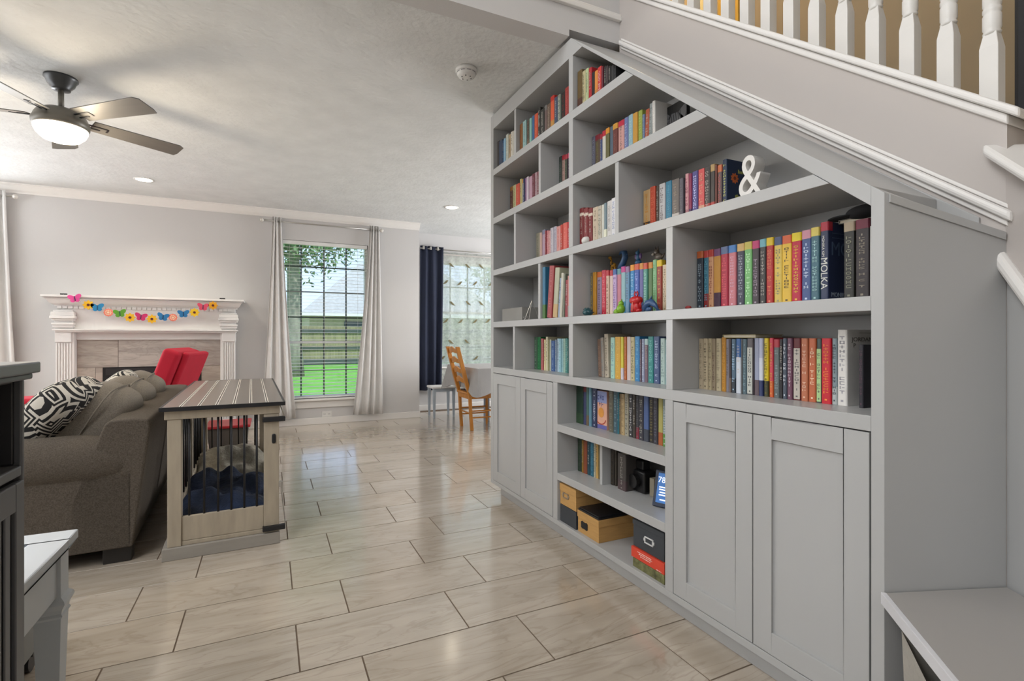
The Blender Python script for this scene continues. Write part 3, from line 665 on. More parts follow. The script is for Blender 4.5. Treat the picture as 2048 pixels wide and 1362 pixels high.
window('window_1', W1, YW, [0.369, 0.645, 0.921], [0.69, 1.37, 1.696, 2.018], 1.05)
window('window_2', W2, YN, [2.57, 2.86, 3.15, 3.44], [1.09, 1.9], 1.5, sill=True)
for nm, o_, y_ in (('window_portal', W1, YW+0.15), ('dining_window_portal', W2, YN+0.15)):
    p_ = light(nm, 'AREA', ((o_[0]+o_[1])/2, y_, (o_[2]+o_[3])/2), 1, rot=(R(-90), 0, 0), shape='RECTANGLE', size=o_[1]-o_[0], size_y=o_[3]-o_[2]); p_.data.cycles.is_portal = True

# ================================================================== OUTDOORS
LAWN = mat('lawn_grass', '6fae35', 0.95, var=0.25, scale=1.4)
struct(MB().box(-40, 60, YN+0.3, 90, -0.35, -0.15).build('lawn', LAWN))
FEN = mat('fence_wood', '8f8a66', 0.9, var=0.3, scale=3, stretch=(6, 6, 0.4)); FEND = mat('fence_rail', '44504a', 0.9)
fe = thing('wooden_fence', 'weathered vertical board fence across the lawn behind the living room window', 'fence', (8, 25, -0.15))
mf = MB()
for i in range(330):
    x = -14+i*0.142; h = 1.78+random.uniform(-0.02, 0.02); mf.box(x, x+0.135, 25+random.uniform(0, .02), 25.03, -0.15, -0.15+h)
o = mf.build('fence_board', FEN, fe, world=True); o['kind'] = 'stuff'
MB().box(-14, 33, 24.93, 24.99, 1.32, 1.5).build('top_rail', FEND, fe, world=True)
MB().box(-14, 33, 24.93, 24.99, 0.55, 0.68).build('lower_rail', FEND, fe, world=True)
MB().box(-14, 33, 24.95, 25.0, -0.15, 0.12).build('kick_board', FEND, fe, world=True)
# neighbour houses
def house(name, label, x0, x1, y0, y1, eave, ridge, wm, rm):
    t = thing(name, label, 'house', ((x0+x1)/2, (y0+y1)/2, -0.15))
    MB().box(x0, x1, y0, y1, -0.15, eave).build('wall', wm, t, world=True)
    c = (y1-y0)/2; o_ = 0.5
    vs = [(x0-o_,y0-o_,eave),(x1+o_,y0-o_,eave),(x1+o_,y1+o_,eave),(x0-o_,y1+o_,eave),(x0+c*0.8,(y0+y1)/2,ridge),(x1-c*0.8,(y0+y1)/2,ridge)]
    MB().add(vs, [(0,3,2,1),(0,1,5,4),(1,2,5),(2,3,4,5),(3,0,4)]).build('roof', rm, t, world=True)
    MB().box(x0-o_, x1+o_, y0-o_-0.04, y0-o_, eave-0.18, eave).build('fascia', TRIMM, t, world=True)
    g = MB(); g.box(x0+2.0, x0+3.2, y0-0.05, y0, 1.0, 2.1).build('window', mat('far_window', '3c464c', 0.3), t, world=True)
    return t
BR = mat('far_brick', 'b9a992', 0.9, var=0.1); RF = mat('far_shingles', 'b3b1aa', 0.95, var=0.12, scale=6)
house('neighbor_house', 'neighbouring house with pale grey hip roof rising above the fence, seen through the left window', 2.2, 15, 33, 42, 2.6, 6.4, BR, RF)
house('neighbor_house', 'neighbouring house seen faintly through the bird patterned curtain', 17.5, 31, 31, 41, 2.8, 6.6, mat('far_siding', 'a9b09a', 0.9), RF)
BARK = mat('bark', '8a8678', 0.95, var=0.3, scale=12, bump=0.8, bscale=30, stretch=(1, 1, 0.3)); LEAF = mat('leaves', '7c9466', 0.8, var=0.35, scale=2)
def tree(name, label, x, y, tr, h, cr_, cz, n, seed):
    rnd = random.Random(seed); t = thing(name, label, 'tree', (x, y, -0.15))
    MB().tube([(x+0.02*math.sin(i), y, -0.15+h*i/6) for i in range(7)], [tr*(1.35 if i == 0 else 1-0.06*i) for i in range(7)], 14).build('trunk', BARK, t, True, world=True)
    b = MB()
    for k in range(7):
        a = rnd.uniform(0, 6.28); e = Vector((x+math.cos(a)*cr_*0.6, y+math.sin(a)*cr_*0.6, cz+rnd.uniform(-0.5, 1)))
        b.tube([(x, y, h*0.75), ((x+e.x)/2, (y+e.y)/2, (h*0.75+e.z)/2+0.3), tuple(e)], [tr*0.5, tr*0.3, tr*0.12], 6)
    b.build('branches', BARK, t, True, world=True)
    lf = MB()
    for k in range(n):
        d = Vector((rnd.gauss(0, 1), rnd.gauss(0, 1), rnd.gauss(0, 0.62))).normalized()*cr_*rnd.uniform(0.55, 1.0)*(0.85+0.3*math.sin(7*rnd.random()))
        c = Vector((x, y, cz))+d; s_ = rnd.uniform(0.05, 0.12); u = Vector((rnd.uniform(-1, 1), rnd.uniform(-1, 1), rnd.uniform(-1, 1))).normalized(); v = u.orthogonal().normalized()
        lf.add([c-u*s_, c+v*s_*0.5, c+u*s_, c-v*s_*0.5], [(0,1,2,3)])
    o = lf.build('foliage', LEAF, t, world=True); o['kind'] = 'stuff'
    return t
tree('garden_tree', 'large garden tree with thick rough trunk behind the left side of the window', 0.72, 18, 0.25, 6.0, 2.5, 5.6, 26000, 3)
tree('garden_tree', 'leafy tree behind the right part of the bird patterned curtain', 10.6, 21, 0.2, 4.6, 2.4, 4.0, 6000, 5)
tree('garden_tree', 'tree far to the left whose shade falls on the lawn', -5.5, 20, 0.22, 5.2, 2.6, 5.0, 4000, 9)

# ================================================================== BOOKCASE
bc = thing('built_in_bookcase', 'grey painted built-in bookcase with doors filling the triangle under the stairs', 'bookcase', (1.6, 2.0, 0))
def part(name, mb, m=GRAY, parent=None, bev=0.0015, **k): return mb.build(name, m, parent or bc, world=True, bevel=bev, **k)
def zi(y): return 1.89+0.822*(y-1.327)
def zo(y): return 2.589+0.795*(y-2.158)
def yi(z): return 1.327+(z-1.89)/0.822
XB = 1.735
YL = 3.325; YR = 0.765
part('toe_kick', MB().box(1.481, 1.73, 0.80, 3.287, 0, 0.085))
part('bottom_board', MB().box(XC, XB, 0.797, 3.28, 0.085, 0.112))
part('side_panel', MB().box(XC, XB, 3.28, YL, 0.085, 2.672))
part('top_rail', MB().prism([(3.28, 2.574), (3.28, 2.672), (2.262, 2.672), (2.159, 2.574)], 'x', XC, XB))
part('sloped_rail', MB().prism([(0.797, zi(0.797)), (0.797, zo(0.797)), (2.262, zo(2.262)), (2.159, zi(2.159))], 'x', XC, XB))
part('back_panel', MB().prism([(0.70, 0.085), (YL, 0.085), (YL, 2.67), (2.262, 2.66), (0.70, zo(0.72)-0.01)], 'x', XB+0.001, XB+0.009))
for z0, z1 in ((2.245, 2.288), (1.905, 1.948), (1.543, 1.582)):
    part('shelf', MB().prism([(3.28, z0), (3.28, z1), (yi(z1)+0.002, z1), (yi(z0)+0.002, z0)], 'x', XC, XB))
for z0, z1 in ((1.180, 1.219), (0.864, 0.905)): part('shelf', MB().box(XC, XB, 0.797, 3.28, z0, z1))
for z0, z1 in ((0.598, 0.638), (0.334, 0.372)): part('shelf', MB().box(XC, XB, 1.564, 2.402, z0, z1))
for a, b in ((2.288, 2.574), (1.948, 2.245), (1.582, 1.905), (1.219, 1.543), (0.905, 1.180)):
    part('stile', MB().box(XC, XB, 2.245, 2.284, a, b))
for a, b in ((1.219, 1.543), (0.905, 1.180)): part('stile', MB().box(XC, XB, 1.522, 1.558, a, b))
part('stile', MB().box(XC, XB, 2.402, 2.448, 0.112, 0.864)); part('stile', MB().box(XC, XB, 1.520, 1.564, 0.112, 0.864))
for y0, y1, a, b in ((2.923, 2.950, 2.288, 2.574), (2.597, 2.622, 1.948, 2.245), (2.928, 2.955, 1.582, 1.905), (2.601, 2.627, 1.219, 1.543), (2.943, 2.968, 0.905, 1.180), (1.866, 1.892, 1.582, 1.905)):
    part('divider', MB().box(XC+0.003, XB, y0, y1, a, b))
part('divider', MB().box(1.503, XB, 2.103, 2.124, 0.372, 0.598))
# slanted end panel beside the bench
ev = [(XC, YR, 0.0), (1.742, 0.645, 0.0), (1.742, 0.668, 0.0), (XC, 0.797, 0.0), (XC, YR, zo(YR)), (1.742, 0.645, 1.385), (1.742, 0.668, 1.39), (XC, 0.797, zo(0.797))]
part('end_panel', MB().add(ev, [(0,3,2,1),(4,5,6,7),(0,1,5,4),(1,2,6,5),(2,3,7,6),(3,0,4,7)]), bev=0.001)
dd = Vector((0.322, -0.12)).normalized(); nn = Vector((-dd.y, dd.x))*-1
def on_end(s_, t): p = Vector((XC, YR))+dd*s_+nn*t; return p.x, p.y
def zs_(s_): return 1.481-0.28*s_
vs = []
for t in (0.0, 0.005):
    for s_, dz in ((0.012, -0.022), (0.338, -0.022), (0.338, -0.001), (0.012, -0.001)):
        x, y = on_end(s_, t); vs.append((x, y, zs_(s_)+dz))
part('end_trim', MB().add(vs, [(0,1,2,3),(7,6,5,4),(0,4,5,1),(1,5,6,2),(2,6,7,3),(3,7,4,0)]), bev=0.001)
def door(y0, y1, z0, z1):
    fr = 0.066; d = MB(); x0 = XC-0.001; x1 = XC+0.02
    d.box(x0, x1, y0, y0+fr, z0, z1).box(x0, x1, y1-fr, y1, z0, z1).box(x0, x1, y0+fr, y1-fr, z0, z0+fr*1.05).box(x0, x1, y0+fr, y1-fr, z1-fr*1.05, z1)
    o = d.build('door', GRAY, bc, world=True, bevel=0.0012)
    MB().box(x0+0.009, x0+0.017, y0+fr-0.002, y1-fr+0.002, z0+fr, z1-fr).build('door_panel', GRAY, o, origin=((x0+x1)/2, (y0+y1)/2, z0), world=True)
    return o
for a, b in ((2.857, 3.276), (2.452, 2.853), (1.159, 1.516), (0.801, 1.155)): door(a, b, 0.116, 0.860)
part('door_backing', MB().box(XC+0.03, XC+0.04, 2.448, 3.28, 0.112, 0.864)); part('door_backing', MB().box(XC+0.03, XC+0.04, 0.797, 1.52, 0.112, 0.864))
part('face_rail', MB().box(XC, XB, 2.448, 3.28, 0.1121, 0.1122), bev=0)

# ------------------------------------------------------------------ bench and cubbies
bn = thing('entry_bench', 'grey painted angled bench seat with white front edge beside the bookcase', 'bench', (1.4, 0.4, 0))
seat = [(1.418, 0.760), (1.735, 0.642), (1.60, 0.42), (1.44, 0.14), (0.98, 0.29), (1.178, 0.505)]
MB().prism(seat, 'z', 0.435, 0.46).build('seat', mat('bench_paint', '9f9b97', 0.4, var=0.01), bn, world=True, bevel=0.002)
fd = (Vector((1.178, 0.505))-Vector((1.418, 0.760))).normalized(); fn_ = Vector((fd.y, -fd.x))
if fn_.x > 0: fn_ = -fn_
def fstrip(sa, sb, z0, z1, t0, t1, name, m, par):
    vs = []
    for z in (z0, z1):
        for s_, t in ((sa, t0), (sb, t0), (sb, t1), (sa, t1)):
            p = Vector((1.418, 0.760))+fd*s_+fn_*t; vs.append((p.x, p.y, z))
    return MB().add(vs, [(0,3,2,1),(4,5,6,7),(0,1,5,4),(1,2,6,5),(2,3,7,6),(3,0,4,7)]).build(name, m, par, world=True, bevel=0.001)
fstrip(0.002, 0.62, 0.432, 0.461, 0.0, 0.012, 'front_rail', mat('nosing_white', 'd4d3d6', 0.4), bn)
fstrip(0.345, 0.375, 0.0, 0.432, -0.22, 0.004, 'divider', mat('nosing_white', 'd4d3d6', 0.4), bn)
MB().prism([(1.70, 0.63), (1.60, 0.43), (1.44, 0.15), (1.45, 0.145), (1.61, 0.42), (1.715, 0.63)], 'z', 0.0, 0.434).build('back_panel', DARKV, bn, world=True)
fstrip(0.02, 0.62, 0.0, 0.02, -0.25, -0.01, 'floor_board', GRAY, bn)
bk = thing('storage_basket', 'pale fabric basket with dark strap handle inside the bench cubby', 'basket', (1.36, 0.60, 0.02))
BF = mat('basket_fabric', 'a8a39a', 0.9, bump=0.3, bscale=90)
def fpt(s_, t): p = Vector((1.418, 0.760))+fd*s_+fn_*t; return p
vs = []
for z, gr in ((0.021, 0.0), (0.30, 0.012)):
    for s_, t in ((0.05-gr*0.5, -0.03+gr), (0.32+gr*0.5, -0.03+gr), (0.32+gr*0.5, -0.21), (0.05-gr*0.5, -0.21)):
        p = fpt(s_, t); vs.append((p.x, p.y, z+(0.09 if (z > 0.2 and s_ < 0.1) else 0)))
MB().add(vs, [(0,3,2,1),(0,1,5,4),(1,2,6,5),(2,3,7,6),(3,0,4,7)]).build('basket_body', BF, bk, world=True)
p1, p2, p3 = fpt(0.10, 0.0), fpt(0.19, 0.012), fpt(0.28, 0.0)
MB().tube([(p1.x, p1.y, 0.27), (p2.x, p2.y, 0.20), (p3.x, p3.y, 0.22)], 0.012, 8).build('handle', mat('strap_dark', '3d342c', 0.8), bk, True, world=True)
wb = fpt(0.24, -0.12)
tag(MB().blob((wb.x, wb.y, 0.30), (0.085, 0.085, 0.05), 1.0, 18, 10).build('wooden_bowl', mat('pale_wood', 'a08d78', 0.6, var=0.1, stretch=(1, 8, 8)), smooth=True), 'rounded tan wooden bowl resting in the basket under the bench', 'bowl')

# ------------------------------------------------------------------ stair balusters
BALM = mat('baluster_white', 'dcd9d4', 0.4, var=0.01)
bprof = [(0.0175, 0.178), (0.0205, 0.184), (0.0178, 0.190), (0.0205, 0.196), (0.0205, 0.232), (0.0178, 0.237), (0.0205, 0.242), (0.0205, 0.250), (0.0178, 0.255), (0.0205, 0.260), (0.0205, 0.30), (0.0215, 0.48), (0.018, 0.62), (0.015, 0.74), (0.015, 0.86)]
def bal(z):
    mb = MB().box(-0.021, 0.021, -0.021, 0.021, -0.02, 0.142)
    mb.add([(-.021,-.021,.142),(.021,-.021,.142),(.021,.021,.142),(-.021,.021,.142),(-.0145,-.0145,.182),(.0145,-.0145,.182),(.0145,.0145,.182),(-.0145,.0145,.182)], [(0,1,5,4),(1,2,6,5),(2,3,7,6),(3,0,4,7),(4,5,6,7)])
    return mb
bb = bal(0); bb0 = None
for i in range(15):
    y = 0.697+0.0995*i; z = zc_(y)+0.026
    nm = {0: 'white turned baluster nearest the dark panel at right', 1: 'white turned baluster second from the right end of the stair cap'}.get(i)
    lab = nm or ('white turned stair baluster, %s from the right end of the sloping cap' % ['', '', 'third', 'fourth', 'fifth', 'sixth', 'seventh', 'eighth', 'ninth', 'tenth', 'eleventh', 'twelfth', 'thirteenth', 'fourteenth', 'fifteenth'][i])
    if bb0 is None:
        t = thing('baluster', lab, 'baluster', (1.80, y, z), 0, 'stair balusters'); bb0 = t
        b1 = bb.build('square_block', BALM, t, bevel=0.002); b2 = MB().lathe((0, 0, 0), bprof, 20).build('turned_shaft', BALM, t, True)
    else:
        t = bb0.copy(); COL.objects.link(t); t.location = (1.80, y, z); t['label'] = lab
        for ch in (b1, b2): c = ch.copy(); COL.objects.link(c); c.parent = t
tag(MB().prism([(0.60, zc_(0.60)+0.87), (2.28, zc_(2.28)+0.87), (2.28, zc_(2.28)+0.93), (0.60, zc_(0.60)+0.93)], 'x', 1.77, 1.83).build('handrail', mat('rail_wood', '6b4a30', 0.4, var=0.15, stretch=(8, 1, 8)), bevel=0.01), 'sloping brown wooden handrail on top of the white balusters', 'handrail')
dp = thing('hall_cabinet', 'dark charcoal tall cabinet edge at the far right behind the balusters', 'cabinet', (2.5, 0.6, 0))
MB().prism([(0.30, 0.0), (0.875, 0.0), (0.875, 2.74), (0.80, 2.86), (0.30, 2.86)], 'x', 2.42, 2.68).build('body', mat('charcoal', '2f3034', 0.6), dp, world=True, bevel=0.004)
MB().box(2.40, 2.42, 0.32, 0.86, 0.1, 2.7).build('door', mat('charcoal', '2f3034', 0.6), dp, world=True, bevel=0.003)
GOLD = mat('gilt_frame', 'd9b65a', 0.35, 0.6)
for i, (ya, yb, za, zb, lb) in enumerate(((2.52, 2.66, 3.20, 3.9, 'tall narrow gilt frame on the beige hall wall, upper one behind the balusters'), (2.28, 2.44, 3.10, 3.8, 'narrow gilt frame with dark picture on the hall wall behind the balusters'))):
    t = thing('picture_frame', lb, 'picture', (2.69, (ya+yb)/2, za), 0, 'gilt frames on the hall wall')
    f = MB(); q = 0.045
    f.box(2.665, 2.699, ya, ya+q, za, zb).box(2.665, 2.699, yb-q, yb, za, zb).box(2.665, 2.699, ya+q, yb-q, za, za+q).box(2.665, 2.699, ya+q, yb-q, zb-q, zb)
    f.build('frame', GOLD, t, world=True, bevel=0.004)
    MB().box(2.68, 2.698, ya+q, yb-q, za+q, zb-q).build('picture', mat('dark_picture', '4a3a22', 0.6) if i else mat('pale_picture', 'e6d9a8', 0.6), t, world=True)
light('landing_lamp', 'POINT', (2.25, 2.75, 4.3), 30, (1, 0.80, 0.48), shadow_soft_size=0.1)

# ================================================================== FIREPLACE
MANT = mat('mantel_white', 'e6e4e2', 0.4, var=0.01)
fp = thing('fireplace_mantel', 'white carved fireplace mantel with fluted columns and stone tile surround', 'fireplace', (-1.175, 6.85, 0))
def fpart(name, mb, m=MANT, bev=0.003, parent=None, **k): return mb.build(name, m, parent or fp, world=True, bevel=bev, **k)
fpart('mantel_shelf', MB().box(-2.085, -0.264, 6.68, YW, 1.525, 1.548))
pf = [(0, 1.525), (0.02, 1.525), (0.02, 1.510), (0.035, 1.505), (0.06, 1.470), (0.085, 1.452), (0.10, 1.450), (0.10, 1.440), (0.40, 1.440), (0.40, 1.525)]
cm = MB(); n_ = len(pf)
vs = []
for d_, z in pf: vs.append((-2.085+0.8*min(d_, 0.10)+0.0, 6.69+min(d_, 0.25), z))
for d_, z in pf: vs.append((-0.264-0.8*min(d_, 0.10), 6.69+min(d_, 0.25), z))
cm.add(vs, [tuple(range(n_))[::-1], tuple(range(n_, 2*n_))]+[(i,(i+1)%n_,(i+1)%n_+n_,i+n_) for i in range(n_)])
fpart('crown_moulding', cm, bev=0)
fpart('frieze_board', MB().box(-1.985, -0.362, 6.80, YW, 1.195, 1.442))
dmesh = MB().box(-0.019, 0.019, 0, 0.012, 0, 0.026).build('dentil', MANT, fp, bevel=0.001)
k = 0; x = -1.965
while x < -0.38:
    if k == 0: o = dmesh
    else: o = dmesh.copy(); COL.objects.link(o); o.parent = fp
    o.location = Vector((x, 6.788, 1.412))-fp.location; x += 0.0455; k += 1
for cx in (-1.925, -0.425):
    c = MB().box(cx-0.075, cx+0.075, 6.765, 6.80, 1.20, 1.395)
    for (dz0, dz1, pr_) in ((1.375, 1.395, 0.012), (1.335, 1.375, 0.034), (1.305, 1.335, 0.046), (1.285, 1.305, 0.026), (1.240, 1.262, 0.030), (1.215, 1.240, 0.018)):
        c.box(cx-0.075-pr_*0.6, cx+0.075+pr_*0.6, 6.765-pr_, 6.80, dz0, dz1)
    fpart('capital', c, bev=0.006)
fpart('ledge', MB().box(-2.01, -0.335, 6.735, YW, 1.182, 1.198)); fpart('ledge_cove', MB().box(-1.995, -0.35, 6.76, YW, 1.165, 1.182))
fpart('architrave', MB().box(-1.85, -0.50, 6.875, YW, 1.085, 1.165)); fpart('architrave_bead', MB().box(-1.85, -0.50, 6.86, 6.875, 1.085, 1.100))
for x0, x1 in ((-1.995, -1.870), (-0.490, -0.362)):
    c = MB(); c.box(x0, x1, 6.80, YW, 0.0, 1.062)
    nf = 5; wdt = (x1-x0)/(2*nf+1)
    for i in range(nf+1): c.box(x0+2*i*wdt, x0+(2*i+1)*wdt, 6.788, 6.80, 0.16, 1.05)
    fpart('fluted_column', c, bev=0.0015)
    fpart('column_block', MB().box(x0-0.004, x1+0.004, 6.776, YW, 1.062, 1.165)); fpart('plinth', MB().box(x0-0.008, x1+0.008, 6.772, YW, 0, 0.16))
fpart('inner_return', MB().box(-1.870, -1.848, 6.80, YW, 0, 1.165)); fpart('inner_return', MB().box(-0.512, -0.490, 6.80, YW, 0, 1.165))
def ht(x0, x1, z0, z1): MB().box(x0+0.0015, x1-0.0015, 6.888, 6.90, z0+0.0015, z1-0.0015).build('tile', HTILE, fp, world=True, bevel=0.001)
MB().box(-1.848, -0.512, 6.8995, 6.902, 0, 1.085).build('grout_bed', GROUT, fp, world=True).hide_render = False
for a in ((-1.848, -1.492, 0.785, 1.085), (-1.492, -0.512, 0.785, 1.085), (-1.848, -1.690, 0.48, 0.785), (-1.690, -1.627, 0.48, 0.785), (-1.848, -1.690, 0.0, 0.48), (-1.690, -1.627, 0, 0.48),
          (-0.711, -0.512, 0.40, 0.785), (-0.711, -0.512, 0, 0.40)): ht(*a)
MB().box(-1.627, -0.711, 6.884, 6.8985, 0.0, 0.785).build('firebox', DARKV, fp, world=True)
MB().box(-1.60, -0.74, 6.878, 6.884, 0.70, 0.77).build('firebox_lintel', mat('firebox_trim', '202224', 0.4), fp, world=True)
for x in (-1.902, -0.483):
    tag(MB().box(x-0.028, x+0.028, 6.684, 6.70, 1.548, 1.562).box(x-0.018, x+0.0, 6.681, 6.684, 1.535, 1.56).build('garland_clip', BLACK, bevel=0.002), 'small black clip on the %s end of the white mantel shelf' % ('left' if x < -1 else 'right'), 'clip', 'garland clips')
# garland
ga = thing('garland', 'string of colourful felt butterflies and flowers hanging along the mantel', 'garland', (-1.19, 6.66, 1.39))
G = [('butterfly','e0559a',-1.803,1.511),('flower','e8b52c',-1.693,1.448),('butterfly','2f86b8',-1.619,1.423),('rosette','e8836f',-1.526,1.373),('butterfly','5f9e34',-1.428,1.365),('flower','e8b52c',-1.341,1.324),('butterfly','c2356a',-1.245,1.331),('flower','e8b52c',-1.147,1.311),('butterfly','2f78b0',-1.047,1.334),('rosette','e8836f',-0.955,1.33),('butterfly','2f78b0',-0.857,1.371),('flower','eac02c',-0.753,1.39),('butterfly','d8506a',-0.671,1.453),('flower','e0a024',-0.574,1.473)]
MB().tube([(-1.90, 6.672, 1.548)]+[(g[2], 6.672, g[3]) for g in G]+[(-0.485, 6.672, 1.548)], 0.0015, 5).build('string', mat('white_string', 'dddddd', 0.8), ga, world=True)
def disc(mb, cx, cz, r, y0, y1, n=14, petals=0, amp=0.0, ph=0, sx_=1, sz_=1, rot=0):
    pts = []
    for i in range(n):
        a = 2*math.pi*i/n; rr = r*(1+amp*math.cos(petals*a+ph)); px_ = rr*math.cos(a)*sx_; pz = rr*math.sin(a)*sz_
        pts.append((cx+px_*math.cos(rot)-pz*math.sin(rot), cz+px_*math.sin(rot)+pz*math.cos(rot)))
    return mb.prism(pts, 'y', y0, y1)
DK = mat('felt_dark', '5a2430', 0.9); DN = mat('felt_navy', '1f3a5a', 0.9)
for i, (kd, c_, x, z) in enumerate(G):
    FM = mat('felt_'+c_, c_, 0.9, var=0.08)
    rt = random.uniform(-0.3, 0.3)
    if kd == 'flower':
        o = disc(MB(), x, z, 0.043, 6.659, 6.664, 40, 8, 0.16).build('felt_flower', FM, ga, world=True)
        disc(MB(), x, z, 0.013, 6.655, 6.659, 12).build('flower_centre', DK, o, world=True)
    elif kd == 'rosette':
        o = disc(MB(), x, z, 0.040, 6.659, 6.664, 40, 12, 0.07).build('felt_rosette', FM, ga, world=True)
        d = MB()
        for q in range(9): a = q*0.7; disc(d, x+0.022*math.cos(a), z+0.022*math.sin(a), 0.006, 6.656, 6.659, 6)
        disc(d, x, z, 0.011, 6.656, 6.659, 10); d.build('stitches', mat('felt_cream', 'efd9b8', 0.9), o, world=True)
    else:
        b = MB()
        for s_ in (-1, 1):
            disc(b, x+s_*0.026*math.cos(rt)-0.014*math.sin(rt), z+0.014+s_*0.026*math.sin(rt), 0.029, 6.659, 6.664, 14, sx_=1.25, sz_=0.75, rot=rt+s_*0.7)
            disc(b, x+s_*0.018, z-0.017+s_*0.018*math.sin(rt), 0.021, 6.660, 6.664, 12, rot=rt)
        o = b.build('felt_butterfly', FM, ga, world=True)
        MB().tube([(x-0.02*math.sin(-rt), 6.657, z-0.025), (x, 6.657, z), (x+0.02*math.sin(-rt), 6.657, z+0.025)], 0.0035, 6).build('butterfly_body', DN, o, world=True)

# ================================================================== CURTAINS, RODS, BLINDS
def curtain(name, m, tx, bx, zt_, zb, y, nf, depth, parent, nu=70, nv=14, curve=0.0):
    vs = []; fs = []
    for j in range(nv+1):
        v = j/nv; z = zt_+(zb-zt_)*v; e = v**1.25
        x0 = tx[0]+(bx[0]-tx[0])*e; x1 = tx[1]+(bx[1]-tx[1])*e
        for i in range(nu+1):
            u = i/nu; a = 2*math.pi*nf*u
            vs.append((x0+(x1-x0)*u+0.006*math.sin(a*0.5+v*2), y+depth*(0.75+0.35*v)*math.sin(a+0.5*math.sin(2.3*v+u*4)), z+(0.006*math.sin(a) if j == 0 else 0)+curve*v*u))
    for j in range(nv):
        for i in range(nu): p = j*(nu+1)+i; fs.append((p, p+1, p+nu+2, p+nu+1))
    o = MB().add(vs, fs).build(name, m, parent, True, world=True)
    md = o.modifiers.new('t', 'SOLIDIFY'); md.thickness = 0.003; return o
CURT = mat('curtain_linen', 'dcdad8', 0.9, var=0.03, bump=0.15, bscale=200)
for nm, lb, tx, bx, cv in (('curtain', 'light grey grommet curtain on the left side of the garden window', (0.035, 0.150), (-0.09, 0.300), 0.0), ('curtain', 'light grey grommet curtain on the right side of the garden window', (1.195, 1.322), (0.980, 1.365), -0.01)):
    t = thing(nm, lb, 'curtain', ((tx[0]+tx[1])/2, 6.86, 0.1), 0, 'light grey curtains')
    curtain('fabric', CURT, tx, bx, 2.585, 0.105, 6.862, 4 if tx[0] > 1 else 3.5, 0.026, t, curve=cv)
    for q in (0.15, 0.5, 0.85):
        g = MB(); xx = tx[0]+(tx[1]-tx[0])*q
        for i in range(12):
            a = 2*math.pi*i/12; b_ = 2*math.pi*(i+1)/12
            g.beam((xx, 6.862+0.03*math.cos(a), 2.535+0.03*math.sin(a)), (xx, 6.862+0.03*math.cos(b_), 2.535+0.03*math.sin(b_)), 0.004, 0.004)
        g.build('grommet', NICKEL, t, world=True)
t = thing('curtain', 'light grey curtain at the far left edge beyond the fireplace', 'curtain', (-2.5, 6.86, 0.1), 0, 'light grey curtains')
curtain('fabric', CURT, (-2.62, -2.405), (-2.72, -2.305), 2.60, 0.105, 6.862, 4, 0.03, t)
def rod(lb, x0, x1, z, y, ends):
    t = thing('curtain_rod', lb, 'curtain rod', ((x0+x1)/2, y, z))
    MB().tube([(x0, y, z), (x1, y, z)], 0.009, 12).build('rod', NICKEL, t, True, world=True)
    for e in ends:
        MB().lathe((e, y, z-0.026), [(0.002, 0), (0.018, 0.006), (0.026, 0.026), (0.018, 0.046), (0.002, 0.052)], 16).build('finial', mat('finial_pearl', 'd8d4cd', 0.25, 0.3), t, True, world=True)
    for bx_ in ((x0+0.12), (x1-0.12)): MB().tube([(bx_, y, z-0.006), (bx_, y+0.085, z-0.006)], 0.006, 8).build('bracket', BLACK, t, True, world=True)
rod('brushed nickel curtain rod with ball finials over the garden window', -0.06, 1.335, 2.533, 6.86, (-0.08, 1.352))
rod('curtain rod end with round finial at the far left wall', -3.6, -2.36, 2.545, 6.86, (-2.335,))
def blind(lb, o_, y, sp, wd):
    x0, x1, z0, z1 = o_; t = thing('window_blind', lb, 'blind', ((x0+x1)/2, y, z0))
    BM = mat('blind_slat', 'e4e4e2', 0.5)
    MB().box(x0+0.01, x1-0.01, y-0.024, y+0.024, z1-0.05, z1-0.004).build('headrail', BM, t, world=True, bevel=0.002)
    MB().box(x0+0.015, x1-0.015, y-0.022, y+0.022, z0+0.006, z0+0.024).build('bottom_rail', BM, t, world=True, bevel=0.002)
    s0 = MB().box(-(x1-x0)/2+0.015, (x1-x0)/2-0.015, -wd/2, wd/2, -0.0014, 0.0014).build('slat', BM, t)
    z = z0+0.024+sp; i = 0
    while z < z1-0.06:
        o = s0 if i == 0 else s0.copy()
        if i: COL.objects.link(o); o.parent = t
        o.location = (0, 0, z-z0); o.rotation_euler = (R(4), 0, 0); z += sp; i += 1
    for fx in (0.12, 0.5, 0.88):
        xx = x0+(x1-x0)*fx; MB().box(xx-0.0012, xx+0.0012, y-wd/2-0.002, y-wd/2, z0+0.01, z1-0.03).build('ladder_cord', mat('cord', 'd0d0cc', 0.8), t, world=True)
blind('white horizontal slat blind in the garden window', W1, YW+0.03, 0.043, 0.042)
blind('white horizontal slat blind in the dining window behind the sheer', W2, YN+0.03, 0.05, 0.042)
t = thing('curtain', 'navy blue curtain hanging in the dining corner', 'curtain', (2.22, 7.45, 0.3))
curtain('fabric', mat('navy_cloth', '1c2338', 0.8, var=0.12, scale=3), (2.035, 2.395), (2.025, 2.372), 2.485, 0.315, 7.455, 3, 0.03, t)
for xx in (2.09, 2.20, 2.31, 2.37): MB().lathe((xx, 7.455, 2.43), [(0.018, 0), (0.018, 0.05)], 12, False).build('grommet', NICKEL, t, world=True)
rod('cream painted curtain rod above the navy curtain', 1.96, 3.9, 2.447, 7.455, (3.93,))
t = thing('sheer_curtain', 'white sheer curtain printed with small perched birds over the dining window', 'curtain', (3.0, 7.42, 0.3))
curtain('fabric', mat_sheer('sheer_voile', 'e4e8e2', 0.60), (2.40, 3.95), (2.38, 3.95), 2.425, 0.30, 7.515, 9, 0.008, t, nu=120)
